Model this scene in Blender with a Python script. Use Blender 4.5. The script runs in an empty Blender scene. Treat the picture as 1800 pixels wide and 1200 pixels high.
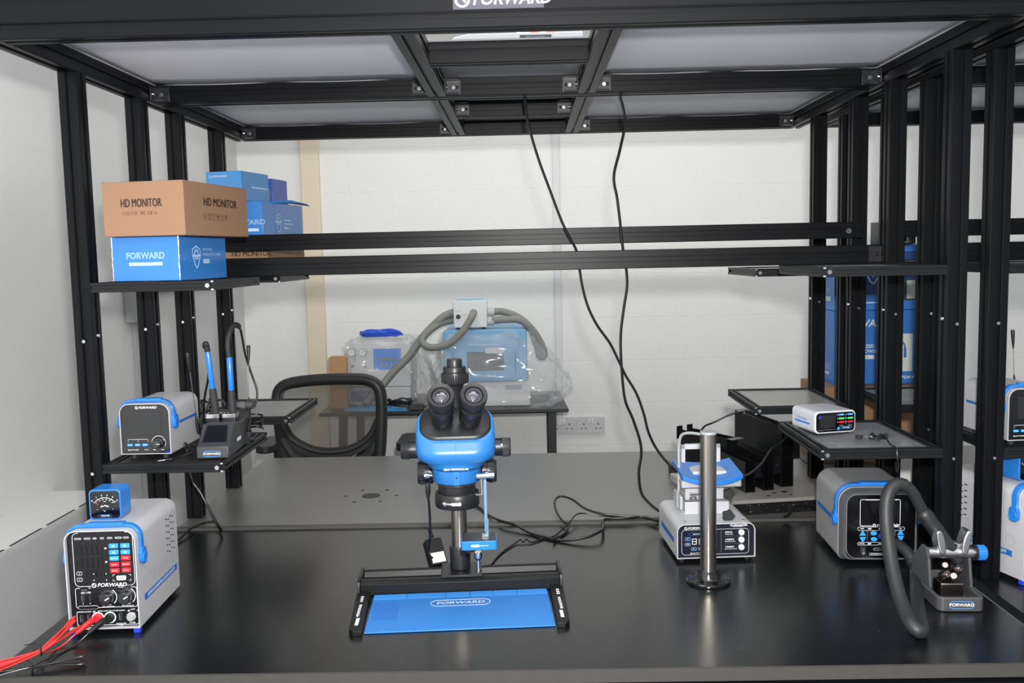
import bpy, bmesh, math, random
from math import sin, cos, pi, radians, sqrt, atan2
from mathutils import Vector, Matrix, Euler
random.seed(7)
S = bpy.context.scene
C = S.collection

# ---------------------------------------------------------------- camera
def _rot(ax, a): return Matrix.Rotation(a, 3, ax)
_R = _rot('Z', radians(.95)) @ _rot('X', radians(-5.43)) @ _rot('Y', radians(1.23))
_right, _fwd, _up = _R.col[0], _R.col[1], _R.col[2]
_m = Matrix.Identity(4)
for _i in range(3):
    _m[_i][0] = _right[_i]; _m[_i][1] = _up[_i]; _m[_i][2] = -_fwd[_i]
_m[2][3] = 1.45
cam = bpy.data.objects.new('camera', bpy.data.cameras.new('camera'))
cam.data.sensor_width = 36; cam.data.lens = 32; cam.data.clip_start = .05
cam.matrix_world = _m
C.objects.link(cam); S.camera = cam

# ---------------------------------------------------------------- light
S.view_settings.view_transform = 'Standard'; S.view_settings.look = 'None'
S.view_settings.gamma = 1; S.view_settings.use_curve_mapping = False
S.view_settings.exposure = 0.0
w = bpy.data.worlds.new('room_light'); S.world = w; w.use_nodes = True
w.node_tree.nodes['Background'].inputs[0].default_value = (.93, .96, 1, 1)
w.node_tree.nodes['Background'].inputs[1].default_value = .45
def light(name, kind, loc, power, col=(1, 1, 1), rot=(0, 0, 0), **k):
    l = bpy.data.lights.new(name, kind); l.energy = power; l.color = col
    for a, b in k.items(): setattr(l, a, b)
    o = bpy.data.objects.new(name, l); o.location = loc; o.rotation_euler = rot; C.objects.link(o); return o
light('camera_flash', 'POINT', (.04, .0, 1.572), 220, (1, .985, .96), shadow_soft_size=.03)
light('ceiling_lamp_front', 'AREA', (.2, -1.3, 2.72), 40, (.95, .97, 1), shape='RECTANGLE', size=2.4, size_y=.6)
light('ceiling_lamp_middle', 'AREA', (.2, 1.6, 2.72), 22, (.95, .97, 1), shape='RECTANGLE', size=2.4, size_y=.6)
light('ceiling_lamp_rear', 'AREA', (.2, 3.9, 2.72), 15, (1, .99, .96), shape='RECTANGLE', size=2.6, size_y=.5)
light('ceiling_lamp_aisle', 'AREA', (3.2, 1.8, 2.72), 30, (.95, .97, 1), shape='RECTANGLE', size=.6, size_y=2.4)

# ---------------------------------------------------------------- materials
def lin(c):
    return tuple((v/255/12.92 if v/255 <= .04045 else ((v/255+.055)/1.055)**2.4) for v in c)
_mats = {}
def mat(name, rgb, rough=.5, metal=0, spec=.5, coat=0, noise=0, nscale=20, bump=0, alpha=1, trans=0, emit=0, coat_rough=.1, rnoise=0):
    if name in _mats: return _mats[name]
    m = bpy.data.materials.new(name); m.use_nodes = True; nt = m.node_tree; b = nt.nodes['Principled BSDF']
    c = (*lin(rgb), 1)
    I = b.inputs
    I['Base Color'].default_value = c; I['Roughness'].default_value = rough; I['Metallic'].default_value = metal
    I['Specular IOR Level'].default_value = spec; I['Coat Weight'].default_value = coat; I['Coat Roughness'].default_value = coat_rough
    I['Alpha'].default_value = alpha; I['Transmission Weight'].default_value = trans
    if emit: I['Emission Color'].default_value = c; I['Emission Strength'].default_value = emit
    m.diffuse_color = c
    if noise or bump or rnoise:
        tc = nt.nodes.new('ShaderNodeTexCoord'); n = nt.nodes.new('ShaderNodeTexNoise')
        n.inputs['Scale'].default_value = nscale; n.inputs['Detail'].default_value = 5
        nt.links.new(tc.outputs['Object'], n.inputs['Vector'])
        if noise:
            mx = nt.nodes.new('ShaderNodeMix'); mx.data_type = 'RGBA'
            mx.inputs[6].default_value = tuple(v*(1-noise) for v in c[:3])+(1,)
            mx.inputs[7].default_value = tuple(min(1, v*(1+noise)) for v in c[:3])+(1,)
            nt.links.new(n.outputs['Fac'], mx.inputs[0]); nt.links.new(mx.outputs[2], I['Base Color'])
        if rnoise:
            mr = nt.nodes.new('ShaderNodeMapRange'); mr.inputs[3].default_value = rough-rnoise; mr.inputs[4].default_value = rough+rnoise
            nt.links.new(n.outputs['Fac'], mr.inputs[0]); nt.links.new(mr.outputs[0], I['Roughness'])
        if bump:
            bp = nt.nodes.new('ShaderNodeBump'); bp.inputs['Strength'].default_value = 1; bp.inputs['Distance'].default_value = bump
            nt.links.new(n.outputs['Fac'], bp.inputs['Height']); nt.links.new(bp.outputs[0], I['Normal'])
    _mats[name] = m; return m

ALU = mat('black_anodised_aluminium', (12, 13, 16), .38, spec=.16, noise=.08, nscale=60)
ALUG = mat('dark_shelf_extrusion', (20, 22, 24), .4, spec=.3, noise=.1, nscale=60)
CUT = mat('bare_cut_aluminium', (215, 216, 218), .3, metal=.8)
STEEL = mat('zinc_steel', (205, 205, 208), .22, metal=1)
BLACK = mat('black_plastic', (22, 23, 26), .42, noise=.1)
BLACKG = mat('glossy_black_panel', (8, 8, 11), .12, spec=.5, coat=.4)
RUB = mat('black_rubber', (32, 32, 35), .6)
CABLE = mat('black_cable', (18, 18, 20), .35)
WHITEP = mat('white_printing', (232, 236, 240), .5)
GREYP = mat('grey_printing', (150, 152, 156), .5)
BLUE = mat('blue_plastic', (34, 116, 200), .32, coat=.2)
BLUEP = mat('blue_printing', (34, 100, 178), .5)
REDP = mat('red_button', (205, 32, 48), .4)
GREENP = mat('green_printing', (80, 200, 90), .5)
CASE = mat('light_grey_metal_case', (178, 178, 182), .38, spec=.45, noise=.02, nscale=80)
WHITE = mat('white_enamel', (186, 188, 192), .35)
CHROME = mat('polished_chrome', (225, 225, 228), .12, metal=1)
BRUSH = mat('brushed_stainless', (186, 180, 172), .24, metal=1)
SCREEN = mat('switched_off_screen', (34, 36, 38), .15)

def wall_mat(name, rgb, bumpd=.0016, joints=True, shade=.0):
    m = mat(name, rgb, .75, spec=.25, noise=.035, nscale=2.5); nt = m.node_tree; b = nt.nodes['Principled BSDF']
    tc = nt.nodes.new('ShaderNodeTexCoord')
    n = nt.nodes.new('ShaderNodeTexNoise'); n.inputs['Scale'].default_value = 35; n.inputs['Detail'].default_value = 6
    nt.links.new(tc.outputs['Object'], n.inputs['Vector'])
    h = n.outputs['Fac']
    if joints:
        sx = nt.nodes.new('ShaderNodeSeparateXYZ'); cx = nt.nodes.new('ShaderNodeCombineXYZ')
        nt.links.new(tc.outputs['Object'], sx.inputs[0]); nt.links.new(sx.outputs['X'], cx.inputs['X'])
        ad = nt.nodes.new('ShaderNodeMath'); ad.operation = 'ADD'; ad.inputs[1].default_value = 4.5-.6688
        nt.links.new(sx.outputs['Z'], ad.inputs[0]); nt.links.new(ad.outputs[0], cx.inputs['Y'])
        wv = nt.nodes.new('ShaderNodeTexNoise'); wv.inputs['Scale'].default_value = 6; wv.inputs['Detail'].default_value = 4
        nt.links.new(tc.outputs['Object'], wv.inputs['Vector'])
        vm = nt.nodes.new('ShaderNodeVectorMath'); vm.operation = 'MULTIPLY_ADD'; vm.inputs[1].default_value = (.014, .014, 0)
        nt.links.new(wv.outputs['Color'], vm.inputs[0]); nt.links.new(cx.outputs[0], vm.inputs[2])
        br = nt.nodes.new('ShaderNodeTexBrick'); br.inputs['Scale'].default_value = 1; br.inputs['Mortar Size'].default_value = .0035
        br.inputs['Mortar Smooth'].default_value = .8; br.inputs['Brick Width'].default_value = .45; br.inputs['Row Height'].default_value = .225
        nt.links.new(vm.outputs[0], br.inputs['Vector'])
        br.inputs['Color1'].default_value = br.inputs['Color2'].default_value = (1, 1, 1, 1); br.inputs['Mortar'].default_value = (0, 0, 0, 1)
        mm = nt.nodes.new('ShaderNodeMath'); mm.operation = 'MULTIPLY_ADD'; mm.inputs[1].default_value = .38
        nt.links.new(br.outputs['Color'], mm.inputs[0]); nt.links.new(h, mm.inputs[2]); h = mm.outputs[0]
    bp = nt.nodes.new('ShaderNodeBump'); bp.inputs['Strength'].default_value = 1; bp.inputs['Distance'].default_value = bumpd
    nt.links.new(h, bp.inputs['Height']); nt.links.new(bp.outputs[0], b.inputs['Normal'])
    return m

# ---------------------------------------------------------------- mesh builder
class MB:
    def __init__(s): s.v = []; s.f = []; s.mi = []; s.M = Matrix.Identity(4); s.cur = 0
    def add(s, vs, fs):
        o = len(s.v); s.v += [tuple(s.M @ Vector(p)) for p in vs]
        flip = s.M.determinant() < 0
        for f in fs:
            g = tuple(i+o for i in f); s.f.append(g[::-1] if flip else g); s.mi.append(s.cur)
    def box(s, x0, x1, y0, y1, z0, z1):
        if x0 > x1: x0, x1 = x1, x0
        if y0 > y1: y0, y1 = y1, y0
        if z0 > z1: z0, z1 = z1, z0
        s.add([(x, y, z) for z in (z0, z1) for y in (y0, y1) for x in (x0, x1)],
              [(0, 2, 3, 1), (4, 5, 7, 6), (0, 1, 5, 4), (2, 6, 7, 3), (0, 4, 6, 2), (1, 3, 7, 5)]); return s
    def prism(s, poly, axis, a0, a1, cap=True):
        # poly CCW in (u,v); axis x: u=y,v=z ; y: u=x,v=z ; z: u=x,v=y
        mp = {'x': lambda u, v, a: (a, u, v), 'y': lambda u, v, a: (u, a, v), 'z': lambda u, v, a: (u, v, a)}[axis]
        ar = sum(poly[i][0]*poly[(i+1) % len(poly)][1]-poly[(i+1) % len(poly)][0]*poly[i][1] for i in range(len(poly)))
        if ar < 0: poly = poly[::-1]
        if a0 > a1: a0, a1 = a1, a0
        n = len(poly); vs = [mp(u, v, a0) for u, v in poly]+[mp(u, v, a1) for u, v in poly]
        fs = [(i, (i+1) % n, n+(i+1) % n, n+i) for i in range(n)]
        if cap: fs += [tuple(range(n-1, -1, -1)), tuple(range(n, 2*n))]
        if axis == 'y': fs = [f[::-1] for f in fs]
        s.add(vs, fs); return s
    def frustum(s, pa, pb, a0, a1, axis='y'):
        mp = {'x': lambda u, v, a: (a, u, v), 'y': lambda u, v, a: (u, a, v), 'z': lambda u, v, a: (u, v, a)}[axis]
        n = len(pa); vs = [mp(u, v, a0) for u, v in pa]+[mp(u, v, a1) for u, v in pb]
        fs = [(i, (i+1) % n, n+(i+1) % n, n+i) for i in range(n)]+[tuple(range(n-1, -1, -1)), tuple(range(n, 2*n))]
        if axis == 'y': fs = [f[::-1] for f in fs]
        s.add(vs, fs); return s
    def ring(s, out, inn, axis, a0, a1):
        mp = {'x': lambda u, v, a: (a, u, v), 'y': lambda u, v, a: (u, a, v), 'z': lambda u, v, a: (u, v, a)}[axis]
        n = len(out); vs = [mp(*p, a0) for p in out]+[mp(*p, a0) for p in inn]+[mp(*p, a1) for p in out]+[mp(*p, a1) for p in inn]
        fs = []
        for i in range(n):
            j = (i+1) % n
            fs += [(i, n+i, n+j, j), (2*n+i, 2*n+j, 3*n+j, 3*n+i), (i, j, 2*n+j, 2*n+i), (n+i, 3*n+i, 3*n+j, n+j)]
        if axis == 'y': fs = [f[::-1] for f in fs]
        s.add(vs, fs); return s
    def cyl(s, p0, p1, r0, r1=None, n=24, cap=True):
        r1 = r0 if r1 is None else r1
        p0 = Vector(p0); p1 = Vector(p1); d = (p1-p0).normalized()
        a = d.orthogonal().normalized(); b = d.cross(a)
        vs = [p0+(a*cos(2*pi*i/n)+b*sin(2*pi*i/n))*r0 for i in range(n)]+[p1+(a*cos(2*pi*i/n)+b*sin(2*pi*i/n))*r1 for i in range(n)]
        fs = [(i, (i+1) % n, n+(i+1) % n, n+i) for i in range(n)]
        if cap: fs += [tuple(range(n-1, -1, -1)), tuple(range(n, 2*n))]
        s.add(vs, fs); return s
    def lathe(s, prof, n=32, base=(0, 0, 0), axis=(0, 0, 1), ribs=0, ribd=0):
        # prof: list of (r, h)
        d = Vector(axis).normalized(); a = d.orthogonal().normalized(); b = d.cross(a); o = Vector(base)
        vs = []; 
        for r, h in prof:
            for i in range(n):
                rr = max(r, 1e-5); vs.append(o+d*h+(a*cos(2*pi*i/n)+b*sin(2*pi*i/n))*rr)
        fs = []
        for k in range(len(prof)-1):
            for i in range(n):
                j = (i+1) % n; fs.append((k*n+i, k*n+j, (k+1)*n+j, (k+1)*n+i))
        fs.append(tuple(range(n-1, -1, -1))); fs.append(tuple(range((len(prof)-1)*n, len(prof)*n)))
        s.add(vs, fs); return s
    def tube(s, pts, r, n=10, closed=False, cap=True, flat=1):
        P = [Vector(p) for p in pts]; m = len(P); R = r if isinstance(r, (list, tuple)) else [r]*m
        T = []
        for i in range(m):
            if closed: t = P[(i+1) % m]-P[i-1]
            else: t = P[min(i+1, m-1)]-P[max(i-1, 0)]
            T.append(t.normalized() if t.length > 1e-9 else Vector((0, 0, 1)))
        a = T[0].orthogonal().normalized(); vs = []
        for i in range(m):
            a = (a-T[i]*a.dot(T[i])); a = a.normalized() if a.length > 1e-6 else T[i].orthogonal().normalized(); b = T[i].cross(a)
            vs += [P[i]+(a*cos(2*pi*k/n)+b*sin(2*pi*k/n)*flat)*R[i] for k in range(n)]
        fs = []
        for i in range(m if closed else m-1):
            q = (i+1) % m
            for k in range(n):
                j = (k+1) % n; fs.append((i*n+k, i*n+j, q*n+j, q*n+k))
        if not closed and cap: fs += [tuple(range(n-1, -1, -1)), tuple(range((m-1)*n, m*n))]
        s.add(vs, fs); return s
    def sphere(s, c, r, n=16, sz=1):
        k = n//2
        s.lathe([(r*sin(pi*i/k), -r*sz*cos(pi*i/k)) for i in range(k+1)], n, c); return s
    def text(s, body, size, at, u=(1, 0, 0), v=(0, 0, 1), align='CENTER', bold=0, shear=0, wide=1, outline=0, sp=1):
        cu = bpy.data.curves.new('t', 'FONT'); cu.body = body; cu.size = size; cu.align_x = align; cu.align_y = 'CENTER'
        cu.offset = bold; cu.shear = shear; cu.resolution_u = 3; cu.space_character = sp
        if outline: cu.fill_mode = 'NONE'; cu.bevel_depth = outline; cu.bevel_resolution = 0
        o = bpy.data.objects.new('t', cu); C.objects.link(o)
        me = bpy.data.meshes.new_from_object(o.evaluated_get(bpy.context.evaluated_depsgraph_get()))
        u = Vector(u); v = Vector(v); at = Vector(at)
        s.add([at+u*(p.co.x*wide)+v*p.co.y+u.cross(v)*(p.co.z*.2) for p in me.vertices], [tuple(p.vertices) for p in me.polygons])
        bpy.data.objects.remove(o); bpy.data.curves.remove(cu); bpy.data.meshes.remove(me); return s
    def build(s, name, mats, parent=None, bevel=0, smooth=True, seg=2, loc=None, rot=None, angle=35, subsurf=0):
        me = bpy.data.meshes.new(name); me.from_pydata(s.v, [], s.f)
        mats = mats if isinstance(mats, (list, tuple)) else [mats]
        for m in mats: me.materials.append(m)
        if len(mats) > 1: me.polygons.foreach_set('material_index', s.mi)
        if smooth:
            me.polygons.foreach_set('use_smooth', [True]*len(me.polygons)); me.set_sharp_from_angle(angle=radians(angle))
        me.update(); o = bpy.data.objects.new(name, me); C.objects.link(o)
        if parent: o.parent = parent
        if loc: o.location = loc
        if rot: o.rotation_euler = rot
        if bevel:
            b = o.modifiers.new('b', 'BEVEL'); b.width = bevel; b.segments = seg; b.limit_method = 'ANGLE'; b.angle_limit = radians(40)
        if subsurf:
            q = o.modifiers.new('s', 'SUBSURF'); q.levels = q.render_levels = subsurf
        return o

def rr(x0, x1, y0, y1, r, n=5):
    r = min(r, (x1-x0)/2-1e-6, (y1-y0)/2-1e-6) if not isinstance(r, tuple) else r
    rs = r if isinstance(r, tuple) else (r,)*4      # bl, br, tr, tl
    out = []
    for (cx, cy, a0, q) in ((x0, y0, pi, 0), (x1, y0, 1.5*pi, 1), (x1, y1, 0, 2), (x0, y1, .5*pi, 3)):
        q = rs[q]; ccx = cx+q if cx == x0 else cx-q; ccy = cy+q if cy == y0 else cy-q
        if q < 1e-6: out.append((cx, cy)); continue
        out += [(ccx+q*cos(a0+.5*pi*i/n), ccy+q*sin(a0+.5*pi*i/n)) for i in range(n+1)]
    return out
def cat(pts, k=8, closed=False):
    P = [Vector(p) for p in pts]; n = len(P); out = []
    rng = range(n if closed else n-1)
    for i in rng:
        if closed: a, b, c, d = P[i-1], P[i], P[(i+1) % n], P[(i+2) % n]
        else: a, b, c, d = P[max(i-1, 0)], P[i], P[i+1], P[min(i+2, n-1)]
        for j in range(k):
            t = j/k; out.append(.5*((2*b)+(c-a)*t+(2*a-5*b+4*c-d)*t*t+(3*b-a-3*c+d)*t**3))
    if not closed: out.append(P[-1])
    return out
def tag(o, label, cat_, group=None):
    o['label'] = label; o['category'] = cat_
    if group: o['group'] = group
    return o
def thing(name, label, cat_, loc=(0, 0, 0), rz=0, group=None):
    o = bpy.data.objects.new(name, None); o.empty_display_size = .05; C.objects.link(o); o.location = loc; o.rotation_euler = (0, 0, radians(rz))
    return tag(o, label, cat_, group)
def struct(name, mb, m, **k):
    o = mb.build(name, m, **k); o['kind'] = 'structure'; return o
def clone(o, parent=None):
    c = o.copy(); C.objects.link(c)
    if parent: c.parent = parent
    for ch in [x for x in bpy.data.objects if x.parent == o]: clone(ch, c)
    return c

def prof(w, h, su=None, sv=None, sw=.0085, sd=.0055, c=.0015):
    """slotted extrusion section; su: slot centres along w, sv: along h"""
    su = [w/2] if su is None else su; sv = [h/2] if sv is None else sv; q = sw/2
    side = []
    def run(L, slots):
        out = [(c, 0)]
        for t in slots:
            out += [(t-q-.0022, 0), (t-q-.0014, .0008), (t-q, .0008), (t-q, .002), (t-q-.002, .0026), (t-q-.002, sd), (t+q+.002, sd), (t+q+.002, .0026), (t+q, .002), (t+q, .0008), (t+q+.0014, .0008), (t+q+.0022, 0)]
        out.append((L-c, 0)); return out
    P = [(a, b) for a, b in run(w, su)]
    P += [(w-b, a) for a, b in run(h, sv)]
    P += [(w-a, h-b) for a, b in run(w, [w-t for t in su][::-1])]
    P += [(b, h-a) for a, b in run(h, [h-t for t in sv][::-1])]
    return P
def off(P, du, dv): return [(u+du, v+dv) for u, v in P]
# placed extrusions: bounding box given, direction = axis
def ext(mb, axis, x0, x1, y0, y1, z0, z1, module=.04, **k):
    if axis == 'x': w, h, o, a0, a1 = y1-y0, z1-z0, (y0, z0), x0, x1
    elif axis == 'y': w, h, o, a0, a1 = x1-x0, z1-z0, (x0, z0), y0, y1
    else: w, h, o, a0, a1 = x1-x0, y1-y0, (x0, y0), z0, z1
    def sl(L):
        n = max(1, round(L/module)); return [L*(i+.5)/n for i in range(n)]
    mb.prism(off(prof(w, h, sl(w), sl(h), **k), *o), axis, a0, a1); return mb
# ================================================================ SETTING
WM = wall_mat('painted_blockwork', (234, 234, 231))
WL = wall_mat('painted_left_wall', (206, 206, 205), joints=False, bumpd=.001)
struct('floor', MB().box(-1.6, 5, -3, 4.9, -.05, 0), mat('grey_vinyl_floor', (120, 122, 126), .5, noise=.15, nscale=8))
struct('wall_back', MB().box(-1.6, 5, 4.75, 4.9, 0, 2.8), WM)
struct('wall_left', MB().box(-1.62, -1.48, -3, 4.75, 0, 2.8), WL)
struct('ceiling', MB().box(-1.6, 5, -3, 4.9, 2.8, 2.85), mat('white_ceiling', (225, 225, 222), .8))
for i, (x0, x1, y0, y1) in enumerate(((-1, 1.4, -1.6, -1), (-1, 1.4, 1.3, 1.9), (-1.1, 1.5, 3.65, 4.15), (2.9, 3.5, .6, 3))):
    o = struct('trim_%d' % (i+1), MB().box(x0, x1, y0, y1, 2.74, 2.8), mat('ceiling_light_body', (230, 230, 230), .6))
# cream painted pipe chase and grey conduit on the back wall
struct('trim_5', MB().box(-1.146, -1.052, 4.715, 4.75, 0, 2.8), mat('cream_paint', (226, 212, 190), .6), bevel=.004)
struct('trim_6', MB().box(.148, .184, 4.735, 4.75, .55, 2.8), mat('conduit_paint', (214, 216, 216), .5), bevel=.003)

# ================================================================ TABLES
TT = mat('black_laminate', (20, 22, 24), .3, spec=.6, noise=.25, nscale=3, rnoise=.05)
def dusty(name, rgb, rough, dust, amount, sc=9, th=.62, spec=.5):
    m = mat(name, rgb, rough, spec=spec); nt = m.node_tree; b = nt.nodes['Principled BSDF']; b.inputs['IOR'].default_value = 1.6 if spec >= 1 else 1.5
    tc = nt.nodes.new('ShaderNodeTexCoord'); n = nt.nodes.new('ShaderNodeTexNoise'); n.inputs['Scale'].default_value = sc
    n.inputs['Detail'].default_value = 9; n.inputs['Roughness'].default_value = .75
    nt.links.new(tc.outputs['Object'], n.inputs['Vector'])
    v = nt.nodes.new('ShaderNodeTexVoronoi'); v.inputs['Scale'].default_value = 60
    nt.links.new(tc.outputs['Object'], v.inputs['Vector'])
    r1 = nt.nodes.new('ShaderNodeMapRange'); r1.inputs[1].default_value = th; r1.inputs[2].default_value = th+.2; r1.inputs[4].default_value = amount
    nt.links.new(n.outputs['Fac'], r1.inputs[0])
    r2 = nt.nodes.new('ShaderNodeMapRange'); r2.inputs[1].default_value = .075; r2.inputs[2].default_value = .03; r2.inputs[3].default_value = 0; r2.inputs[4].default_value = .9
    nt.links.new(v.outputs['Distance'], r2.inputs[0])
    # keep only some of the specks
    sepc = nt.nodes.new('ShaderNodeSeparateColor'); nt.links.new(v.outputs['Color'], sepc.inputs[0])
    g = nt.nodes.new('ShaderNodeMath'); g.operation = 'GREATER_THAN'; g.inputs[1].default_value = .972; nt.links.new(sepc.outputs[0], g.inputs[0])
    mu = nt.nodes.new('ShaderNodeMath'); mu.operation = 'MULTIPLY'; nt.links.new(r2.outputs[0], mu.inputs[0]); nt.links.new(g.outputs[0], mu.inputs[1])
    mx = nt.nodes.new('ShaderNodeMath'); mx.operation = 'MAXIMUM'; nt.links.new(r1.outputs[0], mx.inputs[0]); nt.links.new(mu.outputs[0], mx.inputs[1])
    c = nt.nodes.new('ShaderNodeMix'); c.data_type = 'RGBA'; c.inputs[6].default_value = (*lin(rgb), 1); c.inputs[7].default_value = (*lin(dust), 1)
    nt.links.new(mx.outputs[0], c.inputs[0]); nt.links.new(c.outputs[2], b.inputs['Base Color'])
    return m
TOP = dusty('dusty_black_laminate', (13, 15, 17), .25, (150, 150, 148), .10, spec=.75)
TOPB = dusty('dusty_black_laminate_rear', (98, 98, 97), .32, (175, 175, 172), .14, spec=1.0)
EDGE = mat('grey_worn_edge_band', (60, 58, 55), .5, noise=.15, nscale=30)
def bench(name, x0, x1, y0, y1, label, top=None):
    t = thing(name, label, 'table', ((x0+x1)/2, y0, 0))
    cx = (x0+x1)/2
    MB().box(x0-cx, x1-cx, .006, y1-y0, .73, .75).build('tabletop', top or TOP, t)
    if top is None: MB().box(x0-cx, x1-cx, 0, .0058, .728, .7502).build('edge_band', EDGE, t)
    else: MB().box(x0-cx, x1-cx, -.0135, .0058, .728, .757).build('edge_band', mat('rear_edge_band', (70, 69, 67), .5, noise=.15, nscale=30), t, bevel=.001)
    f = MB(); hw = (x1-x0)/2
    ext(f, 'x', -hw, hw, .03, .07, .69, .7295); ext(f, 'x', -hw, hw, y1-y0-.07, y1-y0-.03, .69, .7295)
    f.build('table_rail', ALU, t)
    for sx in (-1, 1):
        for yy in (.03, y1-y0-.07):
            l = MB(); xx = sx*(hw-.02)-.02; ext(l, 'z', xx, xx+.04, yy, yy+.04, 0, .6895); l.build('table_leg', ALU, t)
    return t
b1 = bench('workbench', -.935, .905, 1.478, 2.308, 'long black laminate workbench in the foreground carrying the microscope')
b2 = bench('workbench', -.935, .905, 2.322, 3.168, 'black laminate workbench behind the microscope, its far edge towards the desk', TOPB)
b3 = bench('workbench', .935, 2.775, 1.478, 2.308, 'black workbench cut by the right edge, under the second large power supply')
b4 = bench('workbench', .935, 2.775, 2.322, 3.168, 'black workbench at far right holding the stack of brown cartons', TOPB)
# cable grommet in the rear bench
gx, gy = -.455, 2.63-2.322; GM = mat('grommet_dark', (40, 40, 42), .6)
MB().cyl((gx, gy, .7503), (gx, gy, .7509), .027, n=24).build('cable_grommet', GM, b2)
for k in range(6): a = k*pi/3; MB().cyl((gx+.075*cos(a), gy+.075*sin(a), .7503), (gx+.075*cos(a), gy+.075*sin(a), .7508), .0055, n=10).build('screw_hole', GM, b2)

# ================================================================ FRAME
PX0, PX1 = -.94, .859      # outer face of left posts, inner face of right posts
def bolt(mb, c, d=(0, -1, 0), r=.006):
    c = Vector(c); d = Vector(d)
    mb.cyl(c, c+d*.0035, r, r*.8, n=12); mb.cyl(c+d*.0035, c+d*.0037, r*.45, n=6)
def frame(x0, x1, label, ypost=(1.87, 2.18, 2.42, 2.745), full=True, endy=3.02):
    """x0 = outer left face, x1 = outer right face"""
    t = thing('equipment_rack', label, 'frame', ((x0+x1)/2, 2.31, .75)); L = Vector((-(x0+x1)/2, -2.31, -.75))
    def B():
        m = MB(); m.M = Matrix.Translation(L); return m
    posts = []
    for sd, xx in enumerate(((x0, x0+.04), (x1-.04, x1))):
        for y in ypost:
            p = B(); ext(p, 'z', xx[0], xx[1], y, y+.04, .7508, 1.8377); posts.append((p.build('post', ALU, t), sd, y))
        p = B(); ext(p, 'y', xx[0], xx[1], 1.6, endy, 1.838, 1.92); p.build('side_beam', ALU, t)
    p = B(); ext(p, 'x', x0+.0402, x1-.0402, 1.6, 1.64, 1.838, 1.973, module=.045); p.build('front_beam', ALU, t)
    p = B(); ext(p, 'x', x0+.0402, x1-.0402, 2.262, 2.322, 1.838, 1.882, module=.03); p.build('middle_beam', ALU, t)
    p = B(); ext(p, 'x', x0+.0402, x1-.0402, 2.98, 3.02, 1.838, 1.882); p.build('rear_beam', ALU, t)
    cxx = (x0+x1)/2; ca, cb = cxx-.209, cxx-.166; cc, cd = cxx+.156, cxx+.199
    for a, b in ((ca, cb), (cc, cd)):
        for y0, y1 in ((1.6402, 2.2618), (2.3222, 2.9798)):
            p = B(); ext(p, 'y', a, b, y0, y1, 1.838, 1.882); p.build('centre_beam', ALUG, t)
    for y0, z1 in ((1.885, 1.882), (2.60, 1.882)):
        p = B(); ext(p, 'x', cb+.0002, cc-.0002, y0, y0+.04, 1.838, z1); p.build('cross_beam', ALU, t)
    PAN = mat('frosted_canopy_panel', (226, 227, 236), .45, noise=.03, nscale=3)
    FIL = mat('panel_edge_film', (235, 236, 240), .25)
    for (a, b) in ((x0+.04, ca), (cd, x1-.04)):
        for (y0, y1) in ((1.64, 2.262), (2.322, 2.98)):
            # a slightly sagging sheet with a lifted protective film along its rear edge
            p = B(); nx, ny = 24, 8; vs = []; 
            for j in range(ny+1):
                for i in range(nx+1):
                    u, v = i/nx, j/ny
                    vs.append((a+.001+(b-a-.002)*u, y0+.001+(y1-y0-.002)*v, 1.8840-.0035*sin(pi*u)*sin(pi*v)))
            p.add(vs, [(j*(nx+1)+i, (j+1)*(nx+1)+i, (j+1)*(nx+1)+i+1, j*(nx+1)+i+1) for j in range(ny) for i in range(nx)])
            o = p.build('canopy_panel', PAN, t); q = o.modifiers.new('s', 'SOLIDIFY'); q.thickness = .004; q.offset = 1
            p = B(); pts = []
            for i in range(25):
                u = i/24; pts.append((a+.002+(b-a-.004)*u, 1.8805-.0025*abs(sin(u*7)), ))
            vs = []
            for (x, z) in pts: vs += [(x, y1-.004, z), (x, y1-.010, z+.001)]
            p.add(vs, [(2*i, 2*i+1, 2*i+3, 2*i+2) for i in range(24)])
            p.box(a+.001, a+.006, y0+.002, y1-.002, 1.8795, 1.881) if a < cxx else p.box(b-.006, b-.001, y0+.002, y1-.002, 1.8795, 1.881)
            o.data.name = 'canopy_panel'; f = p.build('edge_film', FIL, o)
    for y0, y1 in ((1.905, 2.262), (2.655, 2.978), (2.333, 2.594)):
        p = B(); p.box(cb-.02, cc+.02, y0-.015, y1+(.015 if y1 < 2.9 else .015), 1.8823, 1.8863); p.build('canopy_panel', mat('grey_centre_panel', (170, 172, 175), .5), t)
    # corner brackets with bolts
    def bracket(x, y, sx):
        p = B(); p.box(x, x+sx*.038, y-.003, y, 1.840, 1.876); p.box(x, x+sx*.003, y-.03, y, 1.840, 1.876)
        p.prism([(y-.03, 1.8735), (y, 1.8735), (y, 1.8755)], 'x', x, x+sx*.034); p.prism([(y-.03, 1.8425), (y, 1.8425), (y, 1.8405)], 'x', x, x+sx*.034)
        o = p.build('corner_bracket', mat('bracket_black', (30, 31, 36), .35), t, bevel=.0008)
        p = B(); cxm = x+sx*.0225; p.prism(rr(cxm-.010, cxm+.010, 1.8545, 1.8615, .0034, 4), 'y', y-.0034, y-.003); p.build('bracket_slot', mat('hole_black', (4, 4, 5), .8), o)
        p = B(); bolt(p, (x+sx*.02, y-.003, 1.857), r=.0062); p.build('bolt', STEEL, o); p = B(); bolt(p, (x+sx*.003, y-.017, 1.857), (sx, 0, 0), .0055); p.build('bolt', STEEL, o)
    for y in (2.262, 2.98):
        bracket(x0+.0402, y, 1); bracket(x1-.0402, y, -1); bracket(ca-.0002, y, -1); bracket(cd+.0002, y, 1)
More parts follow.
